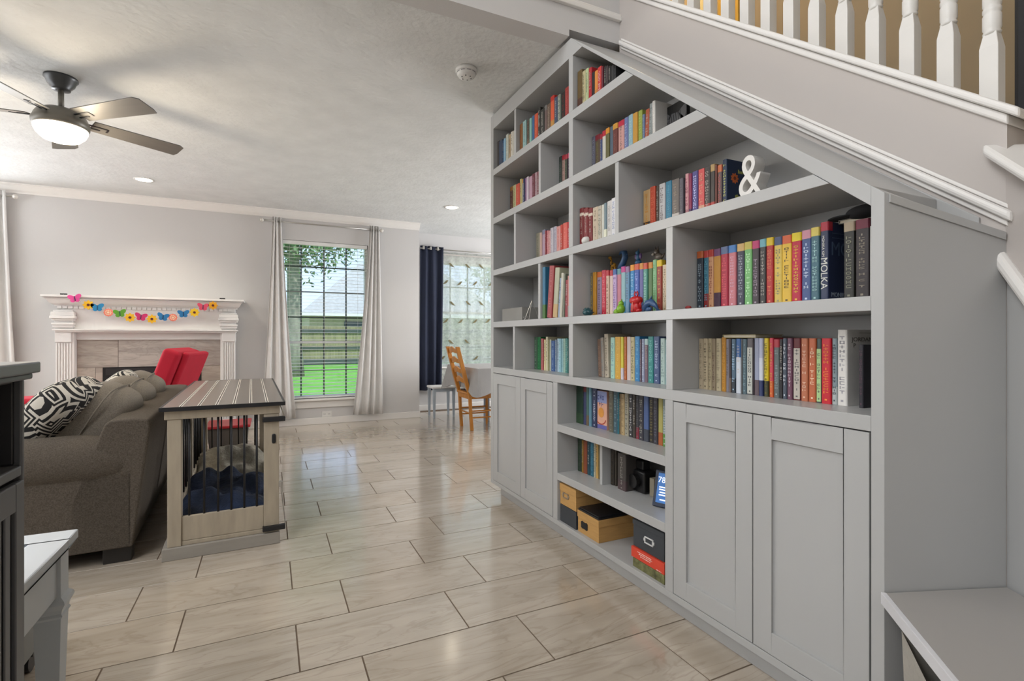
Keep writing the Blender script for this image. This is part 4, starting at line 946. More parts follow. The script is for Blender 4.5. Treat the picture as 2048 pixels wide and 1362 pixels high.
MB().box(2.40, 3.95, 7.496, 7.504, 2.375, 2.395).build('heading_tape', mat('heading', 'b9b4ae', 0.9), t, world=True)
BIRD = mat('bird_print', '6f664a', 0.9, var=0.2, scale=30)
for x, z, d in [(2.541,2.225,-1),(2.806,2.227,-1),(3.035,2.234,-1),(2.449,1.957,1),(2.676,1.948,1),(2.931,1.96,1),(2.555,1.632,-1),(2.814,1.646,-1),(3.035,1.646,-1),(2.449,1.36,1),(2.69,1.357,1),(2.931,1.36,1),(3.15,1.37,1),(2.533,1.038,-1),(2.792,1.044,-1),(2.946,0.781,1),(2.40,0.793,1),(3.2,1.96,1),(3.25,1.05,-1)]:
    pts = [(-0.055, -0.034), (-0.035, -0.026), (-0.012, -0.022), (0.012, -0.010), (0.028, 0.010), (0.034, 0.024), (0.046, 0.026), (0.036, 0.034), (0.022, 0.036), (0.006, 0.028), (-0.012, 0.008), (-0.034, -0.014)]
    MB().prism([(x+d*px_, z+pz) for px_, pz in pts], 'y', 7.496, 7.500).build('bird', BIRD, t, world=True)

# ================================================================== CEILING THINGS
HOT = mat('lamp_glow', 'fff3dd', 0.5, var=0, emit=9)
for x, y, lb in ((-1.13, 6.18, 'round recessed ceiling light above the fireplace'), (1.998, 5.89, 'round recessed ceiling light near the dining corner')):
    t = thing('recessed_light', lb, 'ceiling light', (x, y, CZ), 0, 'recessed ceiling lights')
    MB().lathe((x, y, CZ-0.006), [(0.070, 0.006), (0.088, 0.004), (0.088, 0.0), (0.070, 0.002)], 28, False).build('trim_ring', TRIMM, t, True, world=True)
    MB().lathe((x, y, CZ-0.003), [(0.001, 0.0), (0.070, 0.0), (0.070, 0.003)], 28, False).build('lens', HOT, t, world=True)
    light('recessed_lamp', 'SPOT', (x, y, CZ-0.03), 26 if y > 6 else 12, (1, 0.90, 0.72), (0, 0, 0), spot_size=R(125), spot_blend=0.8, shadow_soft_size=0.05)
t = thing('smoke_detector', 'round white smoke detector on the ceiling by the bookcase', 'smoke detector', (1.049, 2.821, CZ))
SD = mat('detector_white', 'dcdbd8', 0.5, var=0)
MB().lathe((1.049, 2.821, CZ-0.018), [(0.063, 0.018), (0.064, 0.0), (0.058, -0.004)], 32).build('base', SD, t, True, world=True)
MB().lathe((1.049, 2.821, CZ-0.05), [(0.02, 0.0), (0.047, 0.004), (0.056, 0.018), (0.056, 0.03)], 32).build('cover', SD, t, True, world=True)
v_ = MB()
for i in range(10):
    a = i*math.pi/5; v_.beam((1.049+0.0565*math.cos(a), 2.821+0.0565*math.sin(a), CZ-0.027), (1.049+0.0565*math.cos(a+0.4), 2.821+0.0565*math.sin(a+0.4), CZ-0.027), 0.002, 0.004)
for i in range(6): a = i*1.05; v_.lathe((1.049+0.028*math.cos(a), 2.821+0.028*math.sin(a), CZ-0.0515), [(0.004, 0), (0.004, 0.004)], 8)
v_.build('vents', mat('vent_grey', '77767a', 0.6), t, world=True)
t = thing('wall_outlet', 'white double wall outlet under the garden window', 'outlet', (0.672, YW, 0.125))
MB().box(0.612, 0.730, YW-0.006, YW, 0.088, 0.163).build('plate', mat('outlet_white', 'e2e0dd', 0.4), t, world=True, bevel=0.002)
m_ = MB()
for xx in (0.643, 0.699):
    for dx in (-0.007, 0.007): m_.box(xx+dx-0.0015, xx+dx+0.0015, YW-0.0075, YW-0.006, 0.118, 0.132)
m_.build('slots', BLACK, t, world=True)
# ceiling fan
FX, FY = -1.142, 3.974
fn = thing('ceiling_fan', 'grey five blade ceiling fan with lit frosted glass bowl', 'ceiling fan', (FX, FY, 2.3))
FG = mat('fan_grey', '4e4f50', 0.35, 0.5, var=0.02); FG2 = mat('fan_body', '77736b', 0.4, 0.3, var=0.02)
MB().lathe((FX, FY, CZ), [(0.082, 0), (0.083, -0.012), (0.074, -0.022), (0.066, -0.045), (0.046, -0.068), (0.046, -0.076), (0.022, -0.078)], 32).build('canopy', FG, fn, True, world=True)
MB().lathe((FX, FY, 2.49), [(0.015, 0), (0.015, 0.13)], 16).build('downrod', FG2, fn, True, world=True)
MB().lathe((FX, FY, 2.38), [(0.125, 0.0), (0.138, 0.012), (0.140, 0.040), (0.132, 0.052), (0.128, 0.066), (0.118, 0.085), (0.085, 0.108), (0.040, 0.118), (0.024, 0.130)], 36).build('motor_housing', FG2, fn, True, world=True)
MB().lathe((FX, FY, 2.296), [(0.002, 0.0), (0.045, 0.003), (0.090, 0.018), (0.118, 0.046), (0.130, 0.074), (0.130, 0.086)], 36).build('glass_bowl', mat('lit_frosted_glass', 'fff2dc', 0.5, var=0, emit=3.2), fn, True, world=True)
light('fan_lamp', 'POINT', (FX, FY, 2.24), 16, (1, 0.84, 0.62), shadow_soft_size=0.1)
BL = mat('blade_grey', '6c6a67', 0.45, 0.15, var=0.05, scale=3, stretch=(1, 8, 1))
for a in (-40, 32, 104, 176, -112):
    b = MB(); w0, w1, r0, r1 = 0.058, 0.072, 0.15, 0.665
    pts = [(r0, -w0), (r1-0.03, -w1), (r1, -w1+0.02), (r1, w1-0.03), (r1-0.012, w1), (r0, w0)]
    b.prism(pts, 'z', -0.003, 0.003); o = b.build('blade', BL, fn, bevel=0.001)
    o.location = (0, 0, 0.148); o.rotation_euler = Euler((R(-13), 0, R(a)))
    c = MB(); c.beam((0.10, -0.012, -0.004), (0.235, -0.012, -0.004), 0.010, 0.004).beam((0.235, -0.012, -0.004), (0.235, 0.022, -0.004), 0.010, 0.004).beam((0.10, 0.02, -0.004), (0.20, 0.02, -0.004), 0.01, 0.004)
    c = c.build('blade_iron', BLACK, fn); c.rotation_euler = Euler((R(-13), 0, R(a))); c.location = (0, 0, 0.148)

# ================================================================== SOFA
SF_ = mat('sofa_tweed', '5f574e', 0.95, var=0.3, scale=200, bump=0.5, bscale=420, spec=0.2); SFC = mat('sofa_cushion_tweed', '7f776c', 0.95, var=0.25, scale=200, bump=0.4, bscale=420, spec=0.3)  # one tweed in two tones: body darkened for shade, cushions lightened as lit
so = thing('sofa', 'taupe tweed rolled arm sofa seen from its arm side', 'sofa', (-0.597, 3.075, 0), R(2.5))
MB().box(-0.93, -0.03, 0.05, 2.07, 0.075, 0.31).build('seat_base', SF_, so, bevel=0.02, seg=3, smooth=True)
MB().prism([(-0.012, 0.075), (0.060, 0.665), (0.052, 0.700), (0.0, 0.708), (-0.105, 0.705), (-0.125, 0.685), (-0.26, 0.31), (-0.26, 0.075)], 'y', 0.008, 2.112).build('back_frame', SF_, so, bevel=0.012, seg=3, smooth=True)
for ya, s_ in ((0.0, 1), (2.12, -1)):
    MB().box(-0.935, -0.012, min(ya+s_*0.008, ya+s_*0.215), max(ya+s_*0.008, ya+s_*0.215), 0.075, 0.45).build('arm_panel', SF_, so, bevel=0.010, seg=3, smooth=True)
    yc = ya+s_*0.108
    pts = [(-0.985, yc, 0.500), (-0.980, yc, 0.500), (-0.955, yc, 0.500), (-0.5, yc, 0.503), (-0.25, yc, 0.503), (-0.15, yc, 0.497), (-0.07, yc, 0.482), (-0.02, yc, 0.462), (0.006, yc, 0.45), (0.010, yc, 0.45)]
    tb = MB().tube(pts, [0.07, 0.105, 0.122, 0.126, 0.126, 0.121, 0.108, 0.088, 0.06, 0.03], 32)
    tb.build('rolled_arm', SF_, so, True)
for i in range(3):
    yb = 0.235+i*0.552
    MB().blob((-0.60, yb+0.27, 0.385), (0.33, 0.275, 0.095), 0.35, 32, 16).build('seat_cushion', SFC, so, True)
    c = MB().blob((0, 0, 0), (0.165, 0.280, 0.262), 0.55, 36, 22, taper=0.14)
    o = c.build('back_cushion', SFC, so, True, origin=(0,0,0)); o.location = (-0.265, yb+0.275, 0.600); o.rotation_euler = (0, R(29), R(-2+2*i))
    sm = MB(); P_ = []
    for q in range(41):
        a = 2*math.pi*q/40; cc, ss = math.cos(a), math.sin(a)
        P_.append((0.0, math.copysign(abs(cc)**0.45, cc)*0.280, math.copysign(abs(ss)**0.45, ss)*0.267))
    sm.tube(P_, 0.0045, 6, caps=False); w_ = sm.build('welt', SFC, o, True, origin=(0,0,0))
for y in (0.03, 2.0):
    for x in (-0.92, -0.135): MB().box(x, x+0.115, y, y+0.08, 0, 0.078).build('foot', mat('dark_foot', '231f1c', 0.5), so, bevel=0.004)
ZEB = mat_lines('maze_print', '1b1a1b', 'c9c3b8', 42.0)
for (x, y, z, r_, rot, lb) in ((-0.985, 3.40, 0.715, (0.095, 0.21, 0.20), (R(8), R(38), R(-12)), 'black and cream maze patterned pillow leaning behind the near sofa arm'), (-0.965, 4.28, 0.745, (0.07, 0.21, 0.17), (R(0), R(44), R(4)), 'black and white patterned pillow at the middle of the sofa')):
    tag(MB().blob((x, y, z), r_, 0.6, 32, 20, rot=rot).build('throw_pillow', ZEB, smooth=True, origin=(x, y, z)), lb, 'pillow', 'patterned sofa pillows')
REDM = mat('red_upholstery', 'b5122e', 0.85, var=0.06, bump=0.1, bscale=200)
rc = thing('armchair', 'bright red upholstered armchair tilted beyond the sofa', 'chair', (-0.95, 5.75, 0))
o = MB().box(-0.075, 0.075, -0.28, 0.28, -0.36, 0.36).build('back_pad', REDM, rc, bevel=0.04, seg=4, smooth=True); o.location = (0.105, -0.05, 0.66); o.rotation_euler = (0, R(20), R(-12))
o = MB().box(-0.03, 0.03, -0.27, 0.27, -0.36, 0.33).build('back_shell', REDM, rc, bevel=0.02, seg=3, smooth=True); o.location = (0.215, -0.02, 0.66); o.rotation_euler = (0, R(20), R(-12))
o = MB().box(-0.55, 0.10, -0.30, 0.30, 0.24, 0.44).build('seat', REDM, rc, bevel=0.04, seg=4, smooth=True); o.rotation_euler = (0, 0, R(-12))
for a, b in ((-0.5, -0.25), (-0.5, 0.25), (0.05, -0.25), (0.05, 0.25)): MB().box(a-0.02, a+0.02, b-0.02, b+0.02, 0, 0.25).build('leg', BLACK, rc)
t = thing('footstool', 'small red footstool whose top edge shows above the far sofa arm', 'footstool', (-1.83, 5.55, 0))
MB().box(-2.0, -1.66, 5.40, 5.7, 0.32, 0.615).build('cushion', REDM, t, world=True, bevel=0.04, seg=3, smooth=True)
for a, b in ((-1.98, 5.42), (-1.68, 5.42), (-1.98, 5.68), (-1.68, 5.68)): MB().box(a-0.015, a+0.015, b-0.015, b+0.015, 0, 0.33).build('leg', BLACK, t, world=True)

# ================================================================== DOG CRATE
CW = mat('crate_whitewash', 'ab9f8c', 0.7, var=0.10, scale=5, stretch=(6, 6, 1)); CB = mat('crate_base_grey', '9b958c', 0.7, var=0.08, scale=5, stretch=(1, 6, 6)); CT = mat('crate_top_boards', '746b62', 0.25, var=0.16, scale=4, stretch=(8, 1, 8)); CS = mat('painted_line', 'd8d2c8', 0.6)
dc = thing('dog_crate', 'furniture style dog crate with plank top and black bars beside the sofa', 'dog crate', (-0.212, 3.02, 0), R(1.6))
CL = 1.72; hw = 0.265
def cb(name, b, m=CW, par=dc, bev=0.003): return MB().box(*b).build(name, m, par, bevel=bev)
cb('base_rail', (-hw-0.002, hw+0.0, -0.006, 0.016, 0, 0.062), CB); cb('base_rail', (-hw-0.002, hw, CL-0.016, CL+0.006, 0, 0.062), CB)
cb('base_rail', (-hw-0.002, -hw+0.02, 0.016, CL-0.016, 0, 0.062), CB); cb('base_rail', (hw-0.02, hw, 0.016, CL-0.016, 0, 0.062), CB)
for yy in (0.004, CL-0.064):
    cb('post', (-hw+0.02, -hw+0.08, yy, yy+0.06, 0.062, 0.70)); cb('post', (hw-0.078, hw-0.004, yy, yy+0.06, 0.062, 0.70))
cb('top_rail', (-hw+0.008, hw+0.0, 0.0, 0.03, 0.70, 0.744)); cb('top_rail', (-hw+0.008, hw, CL-0.03, CL, 0.70, 0.744))
cb('top_rail', (-hw+0.008, -hw+0.03, 0.03, CL-0.03, 0.70, 0.744)); cb('top_rail', (hw-0.03, hw, 0.03, CL-0.03, 0.70, 0.744))
cb('lower_plank', (-hw+0.08, hw-0.078, 0.012, 0.032, 0.085, 0.208)); cb('lower_plank', (-hw+0.08, hw-0.078, 0.010, 0.034, 0.062, 0.084)); cb('lower_plank', (-hw+0.08, hw-0.078, CL-0.03, CL-0.01, 0.062, 0.208))
cb('side_plank', (-hw+0.03, -hw+0.05, 0.064, CL-0.064, 0.062, 0.208)); cb('side_plank', (hw-0.04, hw-0.02, 0.064, CL-0.064, 0.062, 0.208))
cb('centre_post', (-hw+0.028, -hw+0.055, CL/2-0.03, CL/2+0.03, 0.208, 0.70)); cb('centre_post', (hw-0.045, hw-0.015, CL/2-0.03, CL/2+0.03, 0.208, 0.70))
for lx in (-0.153, -0.088, -0.026, 0.034, 0.094, 0.153):
    for ly in (0.02, CL-0.02): MB().tube([(lx, ly, 0.20), (lx, ly, 0.705)], 0.0055, 8).build('bar', BLACK, dc, True)
for i in range(13):
    ly = 0.12+i*0.124
    if abs(ly-CL/2) < 0.04: continue
    for lx in (-hw+0.04, hw-0.03): MB().tube([(lx, ly, 0.20), (lx, ly, 0.705)], 0.0055, 8).build('bar', BLACK, dc, True)
tx0, tx1 = -hw-0.012, hw+0.026
nb = 7; bw = (tx1-tx0-0.02)/nb
for i in range(nb):
    cb('top_board', (tx0+0.01+i*bw+0.0008, tx0+0.01+(i+1)*bw-0.0008, -0.012, CL+0.012, 0.748, 0.764), CT, bev=0.0015)
    if i:
        for dx in (-0.007, 0.003): cb('painted_line', (tx0+0.01+i*bw+dx, tx0+0.01+i*bw+dx+0.004, -0.005, CL+0.005, 0.7642, 0.7648), CS, bev=0)
for b in ((tx0, tx0+0.01, -0.022, CL+0.022, 0.744, 0.7645), (tx1-0.01, tx1, -0.022, CL+0.022, 0.744, 0.7645), (tx0+0.01, tx1-0.01, -0.022, -0.012, 0.744, 0.7645), (tx0+0.01, tx1-0.01, CL+0.012, CL+0.022, 0.744, 0.7645)): cb('top_edge', b, BLACK, bev=0.001)
cb('top_underside', (tx0+0.01, tx1-0.01, -0.012, CL+0.012, 0.7445, 0.7475), BLACK, bev=0)
for z0, z1 in ((0.658, 0.684), (0.074, 0.100)): cb('black_bracket', (hw-0.085, hw+0.026, -0.014, 0.012, z0, z1), BLACK)
for za, zb, y1 in ((0.735, 0.672, 0.02), (0.32, 0.10, 0.03)):
    MB().beam((hw+0.004, y1+0.03, za), (hw+0.026, 0.0, zb), 0.003, 0.006).build('support_wire', NICKEL, dc)
MB().blob((hw-0.030, 0.004, 0.565), (0.010, 0.006, 0.026), 0.5, 16, 10).build('door_pull', BLACK, dc, True)
m_ = MB().box(hw-0.006, hw+0.010, -0.001, 0.02, 0.30, 0.33).box(hw+0.004, hw+0.016, 0.002, 0.012, 0.27, 0.33); m_.build('latch', NICKEL, dc, bevel=0.002)
cb('floor_pan', (-hw+0.03, hw-0.03, 0.04, CL-0.04, 0.066, 0.078), BLACK)
def lumpy(x0, x1, y0, y1, z0, h, amp, seed, nx=46, ny=60, fall=0.5, freq=14):
    rnd = random.Random(seed); ph = [(rnd.uniform(0, 6.28), rnd.uniform(0, 6.28), rnd.uniform(0.4, 1.4), rnd.uniform(-1, 1)) for _ in range(7)]
    vs = []; fs = []
    for j in range(ny+1):
        for i in range(nx+1):
            u, v = i/nx, j/ny; x = x0+(x1-x0)*u; y = y0+(y1-y0)*v
            e = min(1, (4*u*(1-u))**fall)*min(1, (4*v*(1-v))**fall)
            q = sum(math.sin(freq*c*(x*math.cos(d*3)+y*math.sin(d*3))+a) for a, b, c, d in ph)/7
            q2 = sum(math.sin(freq*3.1*c*(x*math.cos(d*5)+y*math.sin(d*5))+b) for a, b, c, d in ph)/7
            vs.append((x, y, z0+e*(h+amp*q+amp*0.35*q2)))
    for j in range(ny):
        for i in range(nx): p = j*(nx+1)+i; fs.append((p, p+1, p+nx+2, p+nx+1))
    k = len(vs); vs += [(x0, y0, z0-0.001), (x1, y0, z0-0.001), (x1, y1, z0-0.001), (x0, y1, z0-0.001)]; fs.append((k, k+3, k+2, k+1))
    return MB().add(vs, fs)
def rotw(o, lx, ly):  # place in the crate's frame
    a = R(1.6); o.location = (-0.212+lx*math.cos(a)-ly*math.sin(a), 3.02+lx*math.sin(a)+ly*math.cos(a), o.location.z); o.rotation_euler = (0, 0, a); return o
o = lumpy(-0.225, 0.225, 0.05, 0.95, 0.079, 0.16, 0.12, 4, fall=0.2).build('navy_blanket', mat('navy_fleece', '1f2a40', 0.95, var=0.6, scale=9, bump=0.8, bscale=70), smooth=True, origin=(0, 0.5, 0.079)); tag(rotw(o, 0, 0.5), 'crumpled navy blue fleece blanket in the front of the dog crate', 'blanket')
o = lumpy(-0.225, 0.225, -0.36, 0.36, 0.079, 0.17, 0.12, 8, fall=0.2).build('fleece_blanket', mat('grey_fleece', 'a09a8c', 0.95, var=0.35, scale=14, bump=0.8, bscale=60), smooth=True, origin=(0, 0, 0.079)); tag(rotw(o, 0, 1.33), 'mottled grey and tan fleece blanket heaped at the back of the dog crate', 'blanket')
t = thing('storage_bin', 'dark storage bin with red lid on the floor beyond the dog crate', 'storage bin', (-0.36, 5.8, 0))
MB().add([(-.51,5.62,0),(-.21,5.62,0),(-.21,6.0,0),(-.51,6.0,0),(-.54,5.6,.235),(-.18,5.6,.235),(-.18,6.02,.235),(-.54,6.02,.235)], [(0,3,2,1),(4,5,6,7),(0,1,5,4),(1,2,6,5),(2,3,7,6),(3,0,4,7)]).build('bin_body', mat('smoke_plastic', '5a5653', 0.3), t, world=True, bevel=0.01)
MB().box(-0.555, -0.165, 5.585, 6.035, 0.235, 0.262).build('lid', mat('red_plastic', 'b02a34', 0.35), t, world=True, bevel=0.008)

# ================================================================== SIDE TABLE, CART, CABINET (left foreground)
TB = mat('side_table_paint', 'b9bfc4', 0.45, var=0.02)
st = thing('side_table', 'pale blue grey side table with framed top and tapered leg in the left foreground', 'table', (-0.72, 1.43, 0))
def tp(name, b, bev=0.003, m=TB): return MB().box(*b).build(name, m, st, world=True, bevel=bev)
x0, x1, y0, y1 = -1.02, -0.441, 1.22, 1.657
MB().box(x0, x1, y0, y0+0.075, 0.598, 0.62).box(x0, x1, y1-0.075, y1, 0.598, 0.62).box(x0, x0+0.075, y0+0.075, y1-0.075, 0.598, 0.62).box(x1-0.075, x1, y0+0.075, y1-0.075, 0.598, 0.62).build('top_frame', TB, st, world=True, bevel=0.003)
tp('top_panel', (x0+0.07, x1-0.07, y0+0.07, y1-0.07, 0.600, 0.614))
tp('top_lip', (x0+0.008, x1-0.008, y0+0.008, y1-0.008, 0.588, 0.598))
tp('apron', (x1-0.036, x1-0.024, y0+0.05, y1-0.055, 0.478, 0.588)); tp('apron', (x0+0.024, x0+0.036, y0+0.05, y1-0.055, 0.478, 0.588)); tp('apron', (x0+0.05, x1-0.05, y1-0.034, y1-0.022, 0.478, 0.588)); tp('apron', (x0+0.05, x1-0.05, y0+0.022, y0+0.034, 0.478, 0.588))
for cx in (x0+0.042, x1-0.042):
    for cy in (y0+0.042, y1-0.042):
        l_ = MB().box(cx-0.026, cx+0.026, cy-0.026, cy+0.026, 0.478, 0.588)
        sec = [(0.478, 0.026), (0.470, 0.034), (0.462, 0.036), (0.448, 0.029), (0.438, 0.027), (0.432, 0.030), (0.425, 0.026), (0.0, 0.015)]
        vv = []; ff = []
        for z, h_ in sec: vv += [(cx-h_, cy-h_, z), (cx+h_, cy-h_, z), (cx+h_, cy+h_, z), (cx-h_, cy+h_, z)]
        for i in range(len(sec)-1):
            for k in range(4): ff.append((i*4+k, i*4+(k+1) % 4, (i+1)*4+(k+1) % 4, (i+1)*4+k))
        ff += [(0,1,2,3), tuple(range(len(vv)-4, len(vv)))]
        l_.add(vv, ff); l_.build('leg', TB, st, world=True)
ct = thing('rolling_cart', 'low dark grey cabinet on casters under and behind the side table', 'cart', (-0.95, 2.1, 0))
MB().box(-1.2, -0.705, 1.86, 2.25, 0.062, 0.42).build('body', mat('cart_grey', '6b6c6a', 0.5, var=0.03), ct, world=True, bevel=0.004)
MB().box(-1.19, -0.70, 1.88, 1.90, 0.08, 0.40).build('corner_strip', mat('cart_dark', '3d3e40', 0.5), ct, world=True)
for cx, cy in ((-0.725, 2.22), (-0.725, 1.89), (-1.17, 2.22), (-1.17, 1.89)):
    MB().tube([(cx-0.012, cy, 0.032), (cx+0.012, cy, 0.032)], 0.032, 18).box(cx-0.02, cx+0.02, cy-0.02, cy+0.02, 0.055, 0.065).build('caster', BLACK, ct, world=True)
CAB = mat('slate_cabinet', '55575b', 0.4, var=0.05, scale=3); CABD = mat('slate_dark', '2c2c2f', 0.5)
db = thing('sideboard', 'dark slate grey sideboard cut by the left edge with open cubby and grooved door', 'cabinet', (-0.62, 0.85, 0))
def dp_(name, b, m=CAB, bev=0.003): return MB().box(*b).build(name, m, db, world=True, bevel=bev)
xa, xb, ya, yb = -0.85, -0.392, 0.45, 1.19
dp_('top', (xa, xb+0.019, ya, yb+0.010, 1.047, 1.067), mat('slate_top', '6f7377', 0.35, var=0.04)); dp_('top_moulding', (xa, xb+0.010, ya, yb+0.004, 1.036, 1.047))
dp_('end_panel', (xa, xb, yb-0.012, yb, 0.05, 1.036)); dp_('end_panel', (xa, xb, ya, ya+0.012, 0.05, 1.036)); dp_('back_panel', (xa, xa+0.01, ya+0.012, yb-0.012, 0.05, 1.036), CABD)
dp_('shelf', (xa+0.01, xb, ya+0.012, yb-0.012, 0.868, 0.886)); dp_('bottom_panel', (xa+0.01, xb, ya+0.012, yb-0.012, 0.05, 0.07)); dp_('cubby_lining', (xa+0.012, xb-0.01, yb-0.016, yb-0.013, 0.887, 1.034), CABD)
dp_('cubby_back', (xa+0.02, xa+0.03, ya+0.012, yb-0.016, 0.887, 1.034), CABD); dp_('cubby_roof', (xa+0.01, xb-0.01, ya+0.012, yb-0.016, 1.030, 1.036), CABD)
dr = dp_('door', (xb-0.014, xb-0.001, 0.82, yb-0.020, 0.08, 0.862), CABD)
for b in ((yb-0.052, yb-0.020, 0.08, 0.862), (0.82, 0.852, 0.08, 0.862), (0.852, yb-0.052, 0.815, 0.862), (0.852, yb-0.052, 0.08, 0.127)):
    MB().box(xb-0.002, xb+0.006, *b).build('door_frame', CAB, dr, world=True, bevel=0.002, origin=None)
for i in range(9): MB().box(xb-0.001, xb+0.003, 0.858+i*0.031, 0.858+i*0.031+0.02, 0.127, 0.815).build('groove_slat', CAB, dr, world=True, bevel=0.002)
for cx, cy in ((xa+0.03, ya+0.03), (xa+0.03, yb-0.03), (xb-0.03, ya+0.03), (xb-0.03, yb-0.03)): dp_('foot', (cx-0.02, cx+0.02, cy-0.02, cy+0.02, 0, 0.05))

# ================================================================== DINING CORNER
OAK = mat('honey_oak', 'b8782c', 0.4, var=0.15, scale=5, stretch=(8, 8, 1), spec=0.5)
ch = thing('dining_chair', 'honey oak ladder-back chair pulled up to the grey draped dining table', 'chair', (2.33, 5.86, 0))
def lp(name, mb, m=OAK, bev=0.004): return mb.build(name, m, ch, world=True, bevel=bev)
YA, YB = 5.685, 6.045
def stile_x(z): return 2.150 if z < 0.42 else 2.150-0.26*(z-0.42)
for y in (YA, YB):
    b = MB(); pts = [(stile_x(z), z) for z in (0.42, 0.6, 0.8, 1.0)]
    b.prism([(2.165, 0.0), (2.150, 0.22), (2.138, 0.42)]+[(x-0.022, z) for x, z in pts[1:]]+[(x+0.024, z) for x, z in pts[::-1]]+[(2.182, 0.22), (2.200, 0.0)], 'y', y-0.021, y+0.021)
    lp('leg', b)
def slat(z, h):
    b = MB(); n = 12
    for i in range(n):
        u0, u1 = i/n, (i+1)/n
        def cr_(u): return 0.014*math.cos(6.283*(u-0.5)*1.0)+0.006*math.cos(6.283*2*(u-0.5))
        y0_, y1_ = YA+0.017+(YB-YA-0.034)*u0, YA+0.017+(YB-YA-0.034)*u1
        xc0 = stile_x(z)+0.006; vs = []
        for y, u in ((y0_, u0), (y1_, u1)):
            bow = -0.018*math.sin(math.pi*u)
            for dx, zz in ((-0.007, z-h/2+cr_(u)*0.5), (0.007, z-h/2+cr_(u)*0.5), (0.007, z+h/2+cr_(u)), (-0.007, z+h/2+cr_(u))): vs.append((xc0+dx+bow-(zz-z)*0.26, y, zz))
        b.add(vs, [(0,1,2,3),(7,6,5,4),(0,4,5,1),(1,5,6,2),(2,6,7,3),(3,7,4,0)])
    lp('ladder_slat', b, bev=0)
for z in (0.955, 0.835, 0.715, 0.60): slat(z, 0.058)
lp('back_rail', MB().box(2.135, 2.165, YA+0.017, YB-0.017, 0.375, 0.43))
lp('seat', MB().prism([(2.12, YA-0.01), (2.545, YA-0.03), (2.555, 5.865), (2.545, YB+0.03), (2.12, YB+0.01)], 'z', 0.43, 0.455), bev=0.008)
lp('seat_pad', MB().prism([(2.16, YA+0.02), (2.52, YA+0.0), (2.52, YB-0.0), (2.16, YB-0.02)], 'z', 0.455, 0.472), mat('dark_seat_pad', '4a3a33', 0.8), 0.008)
lp('apron', MB().box(2.165, 2.53, YA-0.012, YA+0.008, 0.375, 0.43)); lp('apron', MB().box(2.165, 2.53, YB-0.008, YB+0.012, 0.375, 0.43)); lp('apron', MB().box(2.515, 2.533, YA, YB, 0.375, 0.43))
for y in (YA, YB): lp('leg', MB().lathe((2.525, y, 0), [(0.012, 0), (0.016, 0.06), (0.021, 0.2), (0.017, 0.3), (0.02, 0.38)], 14), bev=0)
for y in (YA, YB):
    for z in (0.15, 0.23): lp('stretcher', MB().tube([(2.165, y, z), (2.525, y, z)], 0.009, 10), bev=0)
lp('stretcher', MB().tube([(2.17, YA, 0.20), (2.17, YB, 0.20)], 0.009, 10), bev=0); lp('stretcher', MB().tube([(2.525, YA, 0.19), (2.525, YB, 0.19)], 0.009, 10), bev=0)
BG = mat('blue_grey_paint', '8793a3', 0.5, var=0.03)
dt = thing('dining_table', 'dining table with blue grey legs mostly hidden under its cloth', 'table', (3.05, 6.1, 0))
MB().box(2.20, 3.9, 5.52, 6.62, 0.715, 0.742).build('tabletop', BG, dt, world=True, bevel=0.004)
for cx in (2.27, 3.83):
    for cy in (5.6, 6.52):
        if cx < 3 and cy < 6: cx_ = cx; cx = 2.72
        MB().box(cx-0.032, cx+0.032, cy-0.032, cy+0.032, 0, 0.715).build('leg', BG, dt, world=True, bevel=0.004)
MB().box(2.30, 3.80, 5.58, 5.60, 0.64, 0.715).build('apron', BG, dt, world=True); MB().box(2.30, 3.80, 6.54, 6.56, 0.64, 0.715).build('apron', BG, dt, world=True)
cx0, cx1, cy0, cy1 = 2.19, 3.91, 5.51, 6.63
vs = []; fs = []; nr = 6; per = []
def ring(t):
    out = []; N = 120
    Lx, Ly = cx1-cx0, cy1-cy0; P = 2*(Lx+Ly)
    for i in range(N):
        s_ = P*i/N
        if s_ < Lx: x, y, nx, ny = cx0+s_, cy0, 0, -1
        elif s_ < Lx+Ly: x, y, nx, ny = cx1, cy0+s_-Lx, 1, 0
        elif s_ < 2*Lx+Ly: x, y, nx, ny = cx1-(s_-Lx-Ly), cy1, 0, 1
        else: x, y, nx, ny = cx0, cy1-(s_-2*Lx-Ly), -1, 0
        dcor = min(abs(x-cx0), abs(x-cx1))+min(abs(y-cy0), abs(y-cy1)); k = math.exp(-(dcor/0.16)**2)
        wv = 0.014*math.sin(s_*13)*t
        cxn = (-1 if abs(x-cx0) < 0.2 else (1 if abs(x-cx1) < 0.2 else 0)); cyn = (-1 if abs(y-cy0) < 0.2 else (1 if abs(y-cy1) < 0.2 else 0))
        out.append((x+nx*(0.008+0.03*t+wv)+cxn*k*0.05*t, y+ny*(0.008+0.03*t+wv)+cyn*k*0.05*t, 0.747-t*(0.25+0.07*k)-(0.006 if t > 0 else 0)))
    return out
for j in range(nr+1): vs += ring(j/nr)
N = 120
for j in range(nr):
    for i in range(N): fs.append((j*N+i, j*N+(i+1) % N, (j+1)*N+(i+1) % N, (j+1)*N+i))
fs.append(tuple(range(N)))
o = MB().add(vs, fs).build('tablecloth', mat('grey_cloth', '9b9998', 0.9, var=0.04, bump=0.2, bscale=150)); o.modifiers.new('t', 'SOLIDIFY').thickness = 0.002
tag(o, 'light grey cloth draped over the dining table', 'tablecloth')
t = thing('stool', 'pale blue grey stool with white seat behind the dining table corner', 'stool', (2.19, 6.9, 0))
MB().box(2.02, 2.36, 6.75, 7.05, 0.405, 0.432).build('seat', mat('stool_white', 'dcdad8', 0.5), t, world=True, bevel=0.006)
